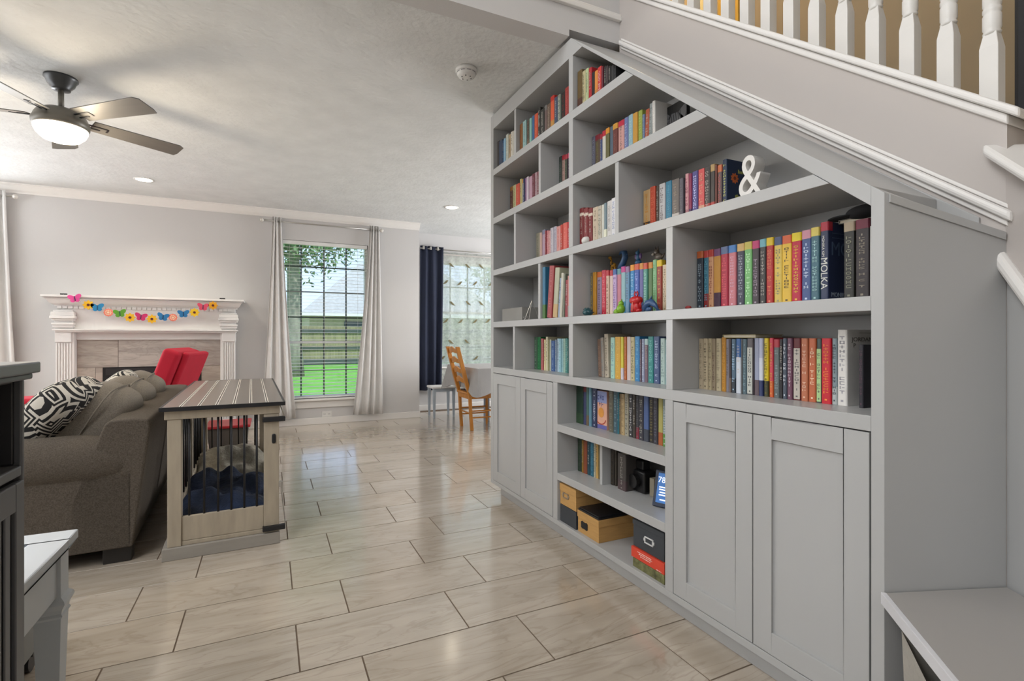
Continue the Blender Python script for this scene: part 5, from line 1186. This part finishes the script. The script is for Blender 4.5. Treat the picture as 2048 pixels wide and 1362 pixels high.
for cx in (2.05, 2.33):
    for cy in (6.78, 7.02): MB().add([(cx-.012,cy-.012,0),(cx+.012,cy-.012,0),(cx+.012,cy+.012,0),(cx-.012,cy+.012,0),(cx-.02,cy-.02,.405),(cx+.02,cy-.02,.405),(cx+.02,cy+.02,.405),(cx-.02,cy+.02,.405)], [(0,3,2,1),(4,5,6,7),(0,1,5,4),(1,2,6,5),(2,3,7,6),(3,0,4,7)]).build('leg', mat('stool_leg', 'a9b3bd', 0.5), t, world=True)
MB().box(2.07, 2.31, 6.77, 6.785, 0.36, 0.405).build('apron', mat('stool_leg', 'a9b3bd', 0.5), t, world=True)

# ================================================================== BOOKS
PAL = [('white','d8d6d2'),('off white','bdb9b0'),('cream','c6bc95'),('beige','ad9f84'),('tan','a8875c'),('light grey','a8a8a8'),('grey','7c7c7c'),('dark grey','4a4a4c'),('black','222122'),('brown','5f4634'),('dark brown','3b2a22'),('maroon','6b1f28'),('red','b3242c'),('coral','cf5f52'),('rust orange','b85f38'),('orange','cc7a2c'),('mustard','b5832b'),('yellow','cdb62c'),('olive','7c7a40'),('dark green','2a4a34'),('green','5fa060'),('pale green','a3b58a'),('mint','9cc4b5'),('teal','2f7a7c'),('dark teal','23545f'),('sky blue','7fabc4'),('blue','2f6fae'),('dark blue','2f4a80'),('navy','232c48'),('slate blue','5a6a88'),('lavender','a898c0'),('purple','6a4a78'),('dark purple','40303f'),('pink','c58a92'),('magenta','b8356a'),('slate grey','56646a'),('pale blue','9fb9c9'),('mauve','93707e')]
def cname(h):
    a = [int(h[i:i+2], 16) for i in (0, 2, 4)]
    return min(PAL, key=lambda p: sum((x-int(p[1][i:i+2], 16))**2 for x, i in zip(a, (0, 2, 4))))[0]
PAGE = mat('book_pages', 'cfc6b2', 0.9, var=0.08, scale=40, stretch=(1, 30, 1))
def cmat(h): return mat('cover_'+h, h, 0.45, var=0.05, scale=30)
GLYPH = [[(0,0,1,.2),(0,.8,1,1),(0,0,.2,1)], [(0,0,.22,1),(.78,0,1,1),(0,.4,1,.6)], [(0,0,.22,1),(0,0,1,.2),(0,.8,1,1),(.78,0,1,1)], [(0,.4,1,.6),(.4,0,.6,1)], [(0,0,.22,1),(.5,.4,1,.6)], [(0,0,1,.25),(.4,.2,.62,1)], [(.4,0,.62,1)]]
def letters(mb, rnd, xf, yc, half, z0, z1, n, t=0.0004):   # small strokes running down a spine, unreadable like those in the picture
    st = (z0-z1)/n; lh = st*0.68
    for i in range(n):
        if rnd.random() < 0.14: continue
        zt_ = z0-i*st
        for (a, b, c, d) in rnd.choice(GLYPH):
            mb.box(xf-t, xf, yc+half-2*half*c, yc+half-2*half*a, zt_-lh*d, zt_-lh*b)
_spine_i = 0
def make_book(label, group, X, y_left, th, h, col, o, rnd):
    yc = y_left-th/2; t = max(0.008, th-0.0012); dep = rnd.uniform(0.125, 0.150)
    if h > 0.215: dep = rnd.uniform(0.148, 0.165)
    if X > 1.53: dep = min(dep, XB-0.006-X-0.006)
    soft = t < 0.02
    xoff = rnd.uniform(0, 0.005)
    zb = 0.0
    lean = o.get('l', 0)
    root = thing('book', label, 'book', (X+xoff, yc, 0), 0, group)
    if lean:
        # leans about its lower left corner (toward the stile it rests on)
        root.rotation_euler = (R(lean), 0, 0)
    hb = t/2; cvt = 0.0012 if soft else 0.0022; r_ = min(0.004, hb*0.5)
    prof = [(r_, hb), (r_*0.3, hb-r_*0.4), (0, hb-r_*1.2), (0, -hb+r_*1.2), (r_*0.3, -hb+r_*0.4), (r_, -hb)]
    poly = prof+[(dep, -hb), (dep, -hb+cvt), (r_+0.002, -hb+cvt), (r_+0.002, hb-cvt), (dep, hb-cvt), (dep, hb)]
    MB().prism(poly, 'z', 0, h).build('cover', cmat(col), root)
    MB().box(r_+0.0021, dep-0.003, -hb+cvt+0.0001, hb-cvt-0.0001, 0.003 if not soft else 0.0005, h-(0.003 if not soft else 0.0005)).build('page_block', PAGE, root)
    e = 0.0005
    def wrap(name, z0, z1, hexc, back=0.03, grow=1.0):
        q = hb+e*grow*0.6
        MB().prism([(back, q), (r_-0.0005, q), (r_*0.3-e*grow, hb-r_*0.4), (-e*grow, hb-r_*1.2), (-e*grow, -hb+r_*1.2), (r_*0.3-e*grow, -hb+r_*0.4), (r_-0.0005, -q), (back, -q)], 'z', z0, z1).build(name, cmat(hexc), root)
    if 'm' in o: wrap('spine_lower_block', 0.0004, h*0.27, o['m'], 0.012)
    if 'f' in o: wrap('spine_main_block', 0.0004+(h*0.275 if 'm' in o else 0), h*0.66, o['f'], 0.012, 0.8)
    if 'b' in o: wrap('spine_band', h-0.027, h+0.0004, o['b'], 0.022, 1.3)
    if 'k' in o: wrap('spine_band', h-0.040, h-0.026, o['k'], 0.012)
    if 'w' in o:
        MB().box(-e*1.5, 0.004, -hb*0.82, hb*0.82, 0.004, h*0.84).build('spine_label', cmat(o['w']), root)
        o = dict(o); o.setdefault('t', '5a5a5a')
    if 't' in o:
        mb = MB(); half = min(hb*0.5, 0.0075); top = h*(0.84 if ('b' in o or 'w' in o or 'k' in o) else 0.93); top = min(top, h-0.032) if 'b' in o else top
        n = rnd.randint(12, 18); xf = -e*1.6 if ('w' in o or 'm' in o or 'f' in o) else -0.0003
        letters(mb, rnd, xf, 0, half, top-0.004, h*0.14, n)
        mb.box(xf-0.0003, xf, -half*0.5, half*0.5, h*0.05, h*0.075)
        mb.build('lettering', cmat(o['t']), root)['kind'] = 'stuff'
    if 't' not in o and 'W' not in o and 'm' not in o and rnd.random() < 0.6:
        mb = MB(); l_ = sum(int(col[i:i+2], 16) for i in (0, 2, 4)) < 330
        letters(mb, rnd, -0.0003, 0, min(hb*0.42, 0.005), h*0.88, h*0.3, rnd.randint(8, 14)); mb.build('lettering', cmat('b9b2a8' if l_ else '5a534c'), root)['kind'] = 'stuff'
    return root, dep, hb
def text_part(name, body, size, m, parent, loc, basis, ext=0.0003, sx_=1.0):
    c = bpy.data.curves.new('t', 'FONT'); c.body = body; c.size = size; c.extrude = ext; c.align_x = 'CENTER'; c.align_y = 'CENTER'; c.resolution_u = 4
    tmp = bpy.data.objects.new('t', c); COL.objects.link(tmp); bpy.context.view_layer.update()
    me = bpy.data.meshes.new_from_object(tmp.evaluated_get(bpy.context.evaluated_depsgraph_get())); bpy.data.objects.remove(tmp)
    me.name = name
    X_, Y_ = Vector(basis[0]), Vector(basis[1]); Z_ = X_.cross(Y_)
    for v in me.vertices:
        p = v.co; v.co = X_*p.x*sx_+Y_*p.y+Z_*p.z
    me.materials.clear(); me.materials.append(m)
    o = bpy.data.objects.new(name, me); COL.objects.link(o); o.parent = parent; o.location = loc; return o
DOWN = ((0, 0, -1), (0, -1, 0)); FRONT = ((1, 0, 0), (0, 0, 1)); SPF = ((0, -1, 0), (0, 0, 1))
rb = random.Random(21); used = {}
ORD = ['first', 'second', 'third', 'fourth', 'fifth', 'sixth', 'seventh', 'eighth', 'ninth', 'tenth', 'eleventh', 'twelfth', 'thirteenth', 'fourteenth', 'fifteenth', 'sixteenth', 'seventeenth', 'eighteenth', 'nineteenth', 'twentieth']
for phrase, group, z, X, rows in BOOKS:
    prev = None
    for i, (yl, th, h, col, o) in enumerate(rows):
        cn = cname(col); look = cn+' book'
        if 'W' in o: look = 'thick navy book titled MOLKA'
        elif 'N' in o: look = 'navy book with orange flower cover'
        elif 'J' in o: look = 'tall thick white hardback book'
        elif 'k' in o: look = 'dark red book with cream spine band'
        elif 'w' in o: look = '%s book with %s spine label' % (cn, cname(o['w']))
        elif 'b' in o: look = '%s book with %s top band' % (cn, cname(o['b']))
        elif 'm' in o: look = '%s book with %s spine foot' % (cn, cname(o['m']))
        elif 't' in o and h > 0: look = '%s book with %s lettering' % (cn, cname(o['t'])) if cname(o['t']) != cn else look
        lab = look+' '+phrase
        if lab in used or 'with' not in look:
            lab = look+(', right of the %s one, ' % prev if prev else ', leftmost ')+phrase
        lab = ' '.join(lab.split())
        if lab in used or len(lab.split()) > 16: lab = '%s, %s from left %s' % (cn+' book', ORD[i], phrase)
        if len(lab.split()) > 16: lab = '%s, %s %s' % (cn+' book', ORD[i], phrase)
        used[lab] = 1; prev = cn
        t, dep, hb = make_book(lab, group, X, yl, th, h, col, o, rb)
        t.location.z = z+0.0004
        if o.get('l', 0): t.location.y += (-1 if o['l'] > 0 else 1)*0.0+(h*math.sin(R(o['l']))*0.0); t.location.z += hb*abs(math.sin(R(o['l'])))
        if 'W' in o:
            LT = cmat('d0d0c8'); text_part('spine_title', 'MOLKA', 0.030, LT, t, (-0.0012, 0, h*0.36), DOWN, sx_=0.95)
            text_part('spine_author', 'MONIKA KIM', 0.011, LT, t, (-0.0012, 0.002, h*0.70), DOWN)
            text_part('cover_title', 'MO', 0.060, cmat('4a5a72'), t, (0.062, -hb-0.0006, h*0.66), FRONT); text_part('cover_author', 'MONIKA', 0.020, cmat('8a93a0'), t, (0.055, -hb-0.0006, 0.022), FRONT)
            MB().box(0.02, 0.13, -hb-0.0006, -hb, h*0.86, h*0.865).box(0.02, 0.13, -hb-0.0006, -hb, h*0.80, h*0.806).build('cover_rules', cmat('5a6a80'), t)
        if 'J' in o:
            text_part('cover_text', 'JORDAN', 0.018, cmat('6a645e'), t, (0.075, -hb-0.0006, h*0.87), FRONT, sx_=1.5); text_part('cover_text', 'P', 0.018, cmat('6a645e'), t, (0.035, -hb-0.0006, h*0.79), FRONT, sx_=1.3)
            MB().box(0.06, 0.12, -hb-0.0005, -hb, h*0.955, h*0.96).build('cover_rule', cmat('8a847e'), t)
        if 'N' in o:
            d = MB(); c0, cz_ = 0.042, h*0.66
            disc(d, c0, cz_, 0.018, -hb-0.0006, -hb, 40, 9, 0.18); d.build('cover_flower', cmat('c8642e'), t)
            d = MB(); disc(d, c0, cz_, 0.007, -hb-0.001, -hb-0.0006, 12); d.build('cover_flower_centre', cmat('6a2a18'), t)
            d = MB()
            for zz, a, b in ((0.80, 0.06, 0.125), (0.33, 0.045, 0.12), (0.20, 0.06, 0.125)):
                q = a
                while q < b: d.box(q, q+0.0055, -hb-0.0006, -hb, h*zz-0.007, h*zz+0.007*rb.uniform(0.2, 1)); q += 0.008
            d.build('cover_lettering', cmat('a8a850'), t)
# lying books on top of the upright ones
def lying(lb, x0, x1, y0, y1, z, th, hexc, grp='books lying on top of the rows', rz=0):
    cx, cy = (x0+x1)/2, (y0+y1)/2; t = thing('book', lb, 'book', (cx, cy, z), rz, grp); a, b = (x1-x0)/2, (y1-y0)/2
    MB().box(-a, a, -b, b, 0, 0.002).box(-a, a, -b, b, th-0.002, th).box(-a, a, b-0.002, b, 0.002, th-0.002).build('cover', cmat(hexc), t)
    MB().box(-a+0.003, a-0.003, -b+0.003, b-0.0022, 0.0021, th-0.0021).build('page_block', PAGE, t); return t
lying('thin cream book lying flat on the row above the right doors', 1.555, 1.70, 1.255, 1.400, 1.1085, 0.012, 'a39768')
lying('flat black book resting on the row right of the MOLKA book', 1.58, 1.71, 0.86, 0.98, 1.4575, 0.012, '6a655c')
t = thing('cap', 'black cap lying on top of the books at the right end', 'cap', (1.63, 0.90, 1.470))
MB().blob((0.0, 0.0, 0.012), (0.085, 0.075, 0.026), 1.0, 20, 10).build('crown', mat('black_felt', '1a1b1e', 0.9), t, True); o = MB().blob((-0.03, 0.06, 0.006), (0.05, 0.06, 0.006), 1.0, 16, 8).build('brim', mat('black_felt', '1a1b1e', 0.9), t, True)
# face-out black book with pale hand print
t = thing('book', 'black picture book facing out with a grey hand print under the slope', 'book', (1.60, 1.700, B_Z+0.0005), 0, 'books facing out')
MB().box(0, 0.018, -0.070, 0.070, 0, 0.185).build('cover', cmat('121213'), t, bevel=0.001)
hnd = MB()
hnd.prism([(0.012, 0.03), (-0.02, 0.035), (-0.045, 0.07), (-0.05, 0.11), (-0.02, 0.14), (0.02, 0.145), (0.04, 0.11), (0.04, 0.06)], 'x', -0.0008, 0)
for a, b, c, d in ((0.035, 0.135, 0.062, 0.160), (0.038, 0.12, 0.070, 0.138), (0.04, 0.10, 0.072, 0.112), (0.038, 0.075, 0.066, 0.082)): hnd.beam((-0.0006, a, b), (-0.0006, c, d), 0.013, 0.0012, up=(1, 0, 0))
hnd.prism([(-0.02, 0.14), (-0.066, 0.165), (-0.068, 0.12), (-0.045, 0.08)], 'x', -0.0008, 0)
hnd.build('hand_print', cmat('5c5c5e'), t)
hl = MB()
for q in range(6): hl.beam((-0.0014, 0.02-q*0.012, 0.05+q*0.003), (-0.0014, 0.035-q*0.013, 0.13+q*0.004), 0.0022, 0.0008, up=(1, 0, 0))
hl.build('print_lines', cmat('2c2c2e'), t)
# face-out bright paperback
t = thing('book', 'bright pink and orange paperback facing out in the upper open bay', 'book', (1.545, 2.172, F_Z+0.0005), 0, 'books facing out')
MB().box(0, 0.022, -0.051, 0.051, 0, 0.196).build('cover', cmat('d9a58c'), t, bevel=0.001)
MB().box(-0.0006, 0, -0.05, 0.05, 0.135, 0.195).build('sky_print', cmat('8a94c0'), t); MB().box(-0.0006, 0, -0.05, 0.05, 0.001, 0.022).build('sea_print', cmat('5a5a9a'), t)
d = MB()
for i, (yy, zz, wx, hz) in enumerate(((0.028, 0.150, 0.012, 0.022), (0.008, 0.152, 0.012, 0.024), (-0.012, 0.150, 0.012, 0.022), (0.016, 0.118, 0.013, 0.022), (-0.006, 0.117, 0.013, 0.022))):
    for (a, b, c, e) in GLYPH[i]: d.box(-0.0012, -0.0006, yy-wx*c, yy-wx*a, zz+hz*(1-e), zz+hz*(1-b))
d.build('cover_lettering', cmat('2a3a78'), t)
d = MB(); disc2 = [(0.02*math.cos(a)*1.2+(-0.002), 0.085+0.026*math.sin(a)) for a in [i*0.45 for i in range(14)]]; d.prism(disc2, 'x', -0.0012, -0.0006); d.build('orange_print', cmat('d8923a'), t)
d = MB()
for i in range(16):
    a0, a1 = math.pi*(1.05+i*0.056), math.pi*(1.05+(i+1)*0.056)
    d.beam((-0.001, 0.042*math.cos(a0), 0.055+0.03*math.sin(a0)), (-0.001, 0.042*math.cos(a1), 0.055+0.03*math.sin(a1)), 0.006, 0.0008, up=(1, 0, 0))
d.build('swirl_print', cmat('a8402a'), t)
# thick dark book and black things in the lower bay
t, dep_, hb_ = make_book('thick dark grey book with pale lettering right of the lower bay divider', 'books in the dim half of the lower bay', 1.535, 2.025, 0.064, 0.176, '45403d', {'t': 'a8a49c', 'm': '4a3a3c'}, rb); t.location.z = G_Z+0.0004
t = thing('camera', 'black camera like gadget with round lens standing on the lower open shelf', 'camera', (1.62, 1.93, G_Z))
GB = mat('gadget_black', '131314', 0.4)
MB().box(1.585, 1.66, 1.885, 1.995, G_Z+0.0005, G_Z+0.105).build('body', GB, t, world=True, bevel=0.01, seg=3)
MB().tube([(1.585, 1.94, G_Z+0.055), (1.560, 1.94, G_Z+0.055)], 0.032, 22).build('lens', GB, t, world=True)
MB().box(1.60, 1.645, 1.91, 1.97, G_Z+0.105, G_Z+0.15).build('viewfinder', GB, t, world=True, bevel=0.006)
tag(MB().box(1.60, 1.68, 1.835, 1.865, G_Z+0.0005, G_Z+0.085).build('small_box', mat('beige_box', '8f8674', 0.7), bevel=0.002), 'small beige box between the black gadget and the lit display', 'box')
t = thing('smart_display', 'small display with lit blue screen showing 78 on the lower open shelf', 'display', (1.53, 1.695, G_Z), R(22))
NV = mat('display_frame', '2c3548', 0.4)
def tilt(o): o.rotation_euler = (0, R(16), 0); return o
tilt(MB().box(0.0, 0.012, -0.10, 0.055, 0.004, 0.160).build('bezel', NV, t, bevel=0.004, origin=(0, 0, 0)))
tilt(MB().box(-0.0012, 0.0, -0.088, 0.040, 0.022, 0.148).build('screen', mat('screen_blue', '3a6aa8', 0.3, var=0.1, emit=0.35), t, origin=(0, 0, 0)))
MB().box(0.02, 0.075, -0.07, 0.03, 0, 0.05).build('base', NV, t, bevel=0.005)
WH = mat('screen_white', 'e8f0ff', 0.5, var=0, emit=0.6)
o = text_part('screen_digits', '78°', 0.035, WH, t, (0, 0, 0), SPF)
for v in o.data.vertices: v.co = v.co+Vector((-0.002, 0.015, 0.118))
tilt(o)
d = MB()
for i, (zz, y0_, y1_) in enumerate(((0.088, 0.0, 0.03), (0.078, 0.008, 0.03), (0.066, -0.01, 0.026), (0.055, 0.0, 0.028), (0.035, -0.02, 0.022))): d.box(-0.0022, -0.0013, y0_-0.02, y1_, zz-0.002, zz+0.003)
tilt(d.build('screen_lines', WH, t, origin=(0, 0, 0)))
# storage boxes in the bottom bay
KR = mat('kraft_card', 'b98f55', 0.85, var=0.08, scale=14, stretch=(1, 1, 8)); CHB = mat('charcoal_card', '3a3d41', 0.8, var=0.05)
def cbox(lb, x0, x1, y0, y1, z0, z1, m, lid=0.035, holder=None, hy=None, hz=None, grp='lidded storage boxes in the bottom bay'):
    t = thing('storage_box', lb, 'box', ((x0+x1)/2, (y0+y1)/2, z0), 0, grp)
    MB().box(x0+0.003, x1-0.003, y0+0.003, y1-0.003, z0, z1-0.003).build('box_body', m, t, world=True, bevel=0.001)
    if lid: MB().box(x0, x1, y0, y1, z1-lid, z1).build('lid', m, t, world=True, bevel=0.0015)
    if holder:
        xf = x0-0.0005; hw_, hh = 0.026, 0.014; f = MB()
        for b in ((-hw_, hw_, hh-0.004, hh), (-hw_, hw_, -hh, -hh+0.004), (-hw_, -hw_+0.004, -hh, hh), (hw_-0.004, hw_, -hh, hh)): f.box(xf-0.002, xf+0.004, hy+b[0], hy+b[1], hz+b[2], hz+b[3])
        f.box(xf-0.001, xf+0.004, hy-hw_-0.006, hy-hw_, hz-0.006, hz+0.006).box(xf-0.001, xf+0.004, hy+hw_, hy+hw_+0.006, hz-0.006, hz+0.006)
        f.build('label_holder', holder, t, world=True, bevel=0.0008)
    return t
BZ = 0.1122
cbox('dark charcoal box under the tan box at the left end of the bottom bay', 1.432, 1.70, 2.234, 2.398, BZ, 0.206, CHB, 0.0)
cbox('small tan lidded box stacked on a charcoal one in the bottom bay', 1.432, 1.70, 2.234, 2.398, 0.2063, 0.318, KR, 0.038, NICKEL, 2.335, 0.262)
b2_ = cbox('wide tan lidded box with black label plate in the bottom bay', 1.437, 1.70, 2.040, 2.229, BZ, 0.222, KR, 0.034)
MB().prism([(2.165+0.028*sx1, 0.158+0.019*sz1) for sx1, sz1 in ((-1, -.8), (-.8, -.8), (-.7, -1), (-.2, -.85), (.2, -.85), (.7, -1), (.8, -.8), (1, -.8), (1, .8), (.8, .8), (.7, 1), (.2, .85), (-.2, .85), (-.7, 1), (-.8, .8), (-1, .8))], 'x', 1.4365, 1.4395).build('label_plate', BLACK, b2_, world=True)
t = thing('laptop', 'closed black laptop lying on the wide tan box', 'laptop', (1.56, 2.125, 0.2225))
MB().box(1.440, 1.69, 2.045, 2.225, 0.2225, 0.231).build('base', BLACK, t, world=True, bevel=0.002); MB().box(1.445, 1.685, 2.05, 2.22, 0.2312, 0.238).build('lid', mat('laptop_black', '1c1c1f', 0.3), t, world=True, bevel=0.002)
gb = cbox('green and brown patterned box at the bottom right of the lowest bay', 1.434, 1.60, 1.584, 1.786, BZ, 0.1535, mat('green_pattern', '6b6b45', 0.8, var=0.55, scale=38), 0.0)
rbx = cbox('flat red cardboard box between the patterned box and the charcoal box', 1.430, 1.62, 1.580, 1.792, 0.1538, 0.2015, mat('red_card', 'd4452f', 0.6, var=0.03), 0.0)
d = MB(); rr = random.Random(5)
for zz, y0_, y1_ in ((0.187, 1.66, 1.745), (0.180, 1.655, 1.735), (0.172, 1.665, 1.725), (0.1585, 1.60, 1.625)):
    q = y0_
    while q < y1_: d.box(1.4320, 1.4332, q, q+rr.uniform(0.0015, 0.004), zz-0.0016, zz+0.0016); q += 0.005
d.build('lettering', cmat('f0d8d0'), rbx, world=True)
cbox('charcoal lidded box with white label holder topmost at the right of the bottom bay', 1.437, 1.64, 1.588, 1.786, 0.2018, 0.318, CHB, 0.022, mat('holder_white', 'd8d8d6', 0.4), 1.68, 0.254)
# left shelf: grey tray, easel, card
t = thing('file_tray', 'pale grey letter tray on the left shelf above the door shelf', 'tray', (1.55, 3.08, D_Z))
TRG = mat('tray_grey', '85837e', 0.7)
MB().box(1.47, 1.475, 2.93, 3.24, D_Z+0.0004, D_Z+0.088).box(1.475, 1.66, 3.235, 3.24, D_Z+0.0004, D_Z+0.088).box(1.475, 1.66, 2.93, 2.935, D_Z+0.0004, D_Z+0.088).box(1.475, 1.66, 2.935, 3.235, D_Z+0.0004, D_Z+0.004).build('tray_body', TRG, t, world=True, bevel=0.001)
t = thing('easel', 'small thin wire easel beside the grey letter tray', 'easel', (1.48, 2.85, D_Z))
MB().tube([(1.47, 2.835, D_Z+0.001), (1.50, 2.85, D_Z+0.125)], 0.002, 6).tube([(1.47, 2.895, D_Z+0.001), (1.50, 2.85, D_Z+0.125)], 0.002, 6).tube([(1.56, 2.865, D_Z+0.001), (1.50, 2.85, D_Z+0.125)], 0.002, 6).tube([(1.462, 2.83, D_Z+0.02), (1.462, 2.90, D_Z+0.02)], 0.002, 6).build('easel_wires', NICKEL, t, world=True)
tag(MB().box(1.66, 1.664, 2.72, 2.80, D_Z+0.0004, D_Z+0.16).build('card', mat('card_grey', '9a9a96', 0.7)), 'plain pale card standing at the back of the left shelf', 'card')
# ampersand
t = thing('ampersand_ornament', 'white wooden ampersand letter standing right of the navy flower book', 'ornament', (1.475, 1.195, C_Z))
o = text_part('letter', '&', 0.205, mat('ampersand_white', 'd8d5d0', 0.5, var=0.02), t, (0, 0, 0.0735), ((0, -1, 0), (0, 0, 1)), ext=0.024, sx_=0.74)
zmn = min(v.co.z for v in o.data.vertices); o.location.z = -zmn+0.0005
tag(MB().blob((1.455, 2.172, C_Z+0.0205), (0.024, 0.024, 0.020), 0.9, 20, 12).build('ball', mat('white_plastic', 'd2d0ca', 0.5), smooth=True), 'small white round ball in front of the dark red trio of books', 'ball')
tag(MB().blob((1.47, 1.490, D_Z+0.0075), (0.010, 0.014, 0.007), 1, 14, 8).build('pebble', mat('red_bit', '8a2424', 0.5), smooth=True), 'tiny red toy piece left of the colour banded books', 'toy')
# toy figures
def toy(name, lb, loc, col, parts, rz=0, extra=()):
    t = thing(name, lb, 'toy', loc, rz, 'toy animal figures on the shelf'); m = mat('toy_'+col, col, 0.35, var=0.06, scale=20)
    mb = MB()
    for p in parts:
        if p[0] == 'b': mb.blob(p[1], p[2], p[3] if len(p) > 3 else 1.0, 14, 10)
        else: mb.tube(p[1], p[2], 10)
    mb.build('body', m, t, True, origin=(0, 0, 0))
    for nm, cc, ps in extra:
        mb = MB()
        for p in ps:
            if p[0] == 'b': mb.blob(p[1], p[2], p[3] if len(p) > 3 else 1.0, 12, 8)
            else: mb.tube(p[1], p[2], 8)
        mb.build(nm, mat('toy_'+cc, cc, 0.4), t, True, origin=(0, 0, 0))
    return t
ZT = D_Z+0.236
toy('toy_giraffe', 'small yellow and black toy giraffe standing on top of the book row', (1.60, 2.142, ZT), 'b8862a',
    [('b', (0,0,.028), (.012,.020,.012)), ('t', [(0,.012,.03),(0,.018,.05),(0,.021,.066)], [.008,.006,.006]), ('b', (0,.028,.070), (.006,.013,.007)), ('t', [(0,.014,.02),(0,.016,0)], .004), ('t', [(0,-.013,.02),(0,-.015,0)], .004), ('t', [(.006,.010,.02),(.007,.010,0)], .004), ('t', [(.006,-.010,.02),(.007,-.010,0)], .004)], 0,
    [('patches', '2a2216', [('b', (-.010,-.006,.032), (.004,.006,.005)), ('b', (-.010,.008,.026), (.004,.005,.004)), ('b', (-.006,.018,.052), (.003,.004,.004))])])
toy('toy_dolphin', 'tall blue curved toy sea creature arching above the book row', (1.60, 2.055, ZT), '3f6490',
    [('t', [(0,.045,0.002),(0,.030,.012),(0,.005,.030),(0,-.010,.055),(0,-.006,.078),(0,.016,.086),(0,.038,.074)], [.006,.012,.016,.015,.014,.010,.003]), ('t', [(0,-.012,.058),(0,-.03,.07)], [.006,.001]), ('b', (0,.0,.006), (.014,.022,.007))])
toy('toy_dragon', 'blue toy creature with purple wings on top of the book row', (1.60, 1.945, ZT+.004), '3a6a90',
    [('b', (0,0,.012), (.014,.020,.012)), ('b', (0,0,.035), (.011,.012,.018)), ('b', (-.002,.003,.058), (.009,.012,.010)), ('t', [(0,.0,.064),(0,-.006,.078)], [.004,.001])], 0,
    [('wings', '6a4a80', [('b', (0,.016,.040), (.005,.010,.014)), ('b', (0,-.016,.040), (.005,.010,.014))])])
toy('toy_wolf', 'grey toy wolf with pointed ears on top of the book row', (1.60, 1.806, ZT+.004), '6f6459',
    [('b', (0,-.004,.018), (.014,.026,.016)), ('b', (0,.010,.040), (.012,.014,.014)), ('b', (-.008,.020,.034), (.008,.010,.007)), ('t', [(0,.004,.050),(0,.001,.068)], [.006,.001]), ('t', [(0,.018,.050),(0,.020,.068)], [.006,.001]), ('t', [(0,-.026,.014),(0,-.042,.030)], [.006,.002]), ('t', [(0,.014,.01),(0,.016,0)], .005), ('t', [(0,-.016,.01),(0,-.018,0)], .005)], 0,
    [('muzzle', 'b0a89c', [('b', (-.012,.022,.032), (.006,.009,.006))])])
toy('toy_bird', 'maroon and blue toy figure at the right end on top of the row', (1.60, 1.732, D_Z+.226), '6a2440',
    [('b', (0,0,.045), (.010,.014,.026)), ('b', (0,.004,.078), (.009,.010,.010)), ('t', [(0,.008,.078),(0,.022,.074)], [.005,.001])], 0, [('base', '3a5a90', [('b', (0,.004,.012), (.012,.020,.013))])])
SPK = []
rt_ = random.Random(3)
for i in range(22):
    a = rt_.uniform(0, 6.28); e_ = rt_.uniform(0.1, 1.3); d_ = Vector((math.cos(a)*math.cos(e_), math.sin(a)*math.cos(e_), math.sin(e_)))
    SPK.append(('t', [tuple(d_*0.016+Vector((0,0,.012))), tuple(d_*0.033+Vector((0,0,.012)))], [.006, .0015]))
toy('toy_hedgehog', 'dark teal spiky toy animal at the left front of the toy shelf', (1.465, 2.175, D_Z+.0005), '1f4a50', [('b', (0,0,.018), (.024,.032,.018))]+SPK)
toy('toy_frog', 'bright green toy animal sitting in front of the pink books', (1.465, 1.912, D_Z+.0005), '7aa828',
    [('b', (0,-.008,.022), (.020,.022,.022)), ('b', (0,-.010,.046), (.013,.013,.014)), ('b', (0,.020,.012), (.014,.020,.012)), ('b', (0,.034,.010), (.009,.010,.010)), ('t', [(0,-.012,.056),(0,-.016,.068)], [.006,.001]), ('b', (-.014,.006,.006), (.010,.012,.006))])
toy('toy_lobster', 'glossy red toy figure with looped arms in front of the blue books', (1.465, 1.795, D_Z+.0005), 'b81a20',
    [('b', (0,0,.024), (.020,.026,.024), .8), ('b', (0,0,.055), (.022,.034,.018), .8), ('b', (0,-.018,.010), (.014,.014,.010)), ('b', (0,.018,.010), (.014,.014,.010)), ('t', [(0,-.026,.050),(0,-.030,.020)], [.006,.004])]+
    [('t', [(0,sy*.004,.068),(0,sy*.012,.082),(0,sy*.008,.094),(0,sy*.001,.086)], [.004,.0035,.003,.002]) for sy in (-1, 1)], 0, [('stripes', 'd87868', [('t', [(-.0205,0,.046),(-.0205,0,.008)], .0025)])])
toy('toy_dolphin', 'slate blue toy dolphin leaping at the right front of the toy shelf', (1.465, 1.698, D_Z+.0005), '2f4f78',
    [('t', [(0,.046,.004),(0,.038,.020),(0,.020,.036),(0,-.004,.040),(0,-.026,.026),(0,-.044,.006)], [.004,.012,.016,.015,.010,.004]), ('t', [(0,.004,.05),(0,-.006,.068)], [.007,.001]), ('t', [(0,.03,.014),(0,.022,.0)], [.006,.002]), ('b', (0,-.046,.004), (.014,.006,.004)), ('b', (0,.012,.012), (.010,.016,.010))])
tag(MB().box(1.462, 1.492, 2.02, 2.10, D_Z+0.0003, D_Z+0.004).box(1.45, 1.478, 2.155, 2.215, D_Z+0.0001, D_Z+0.0003).build('card', mat('pink_card', 'c9a8a0', 0.7)), 'small pale pink card lying between the teal and green toys', 'card')
print('SCENE OK', ntile, len(bpy.data.objects))
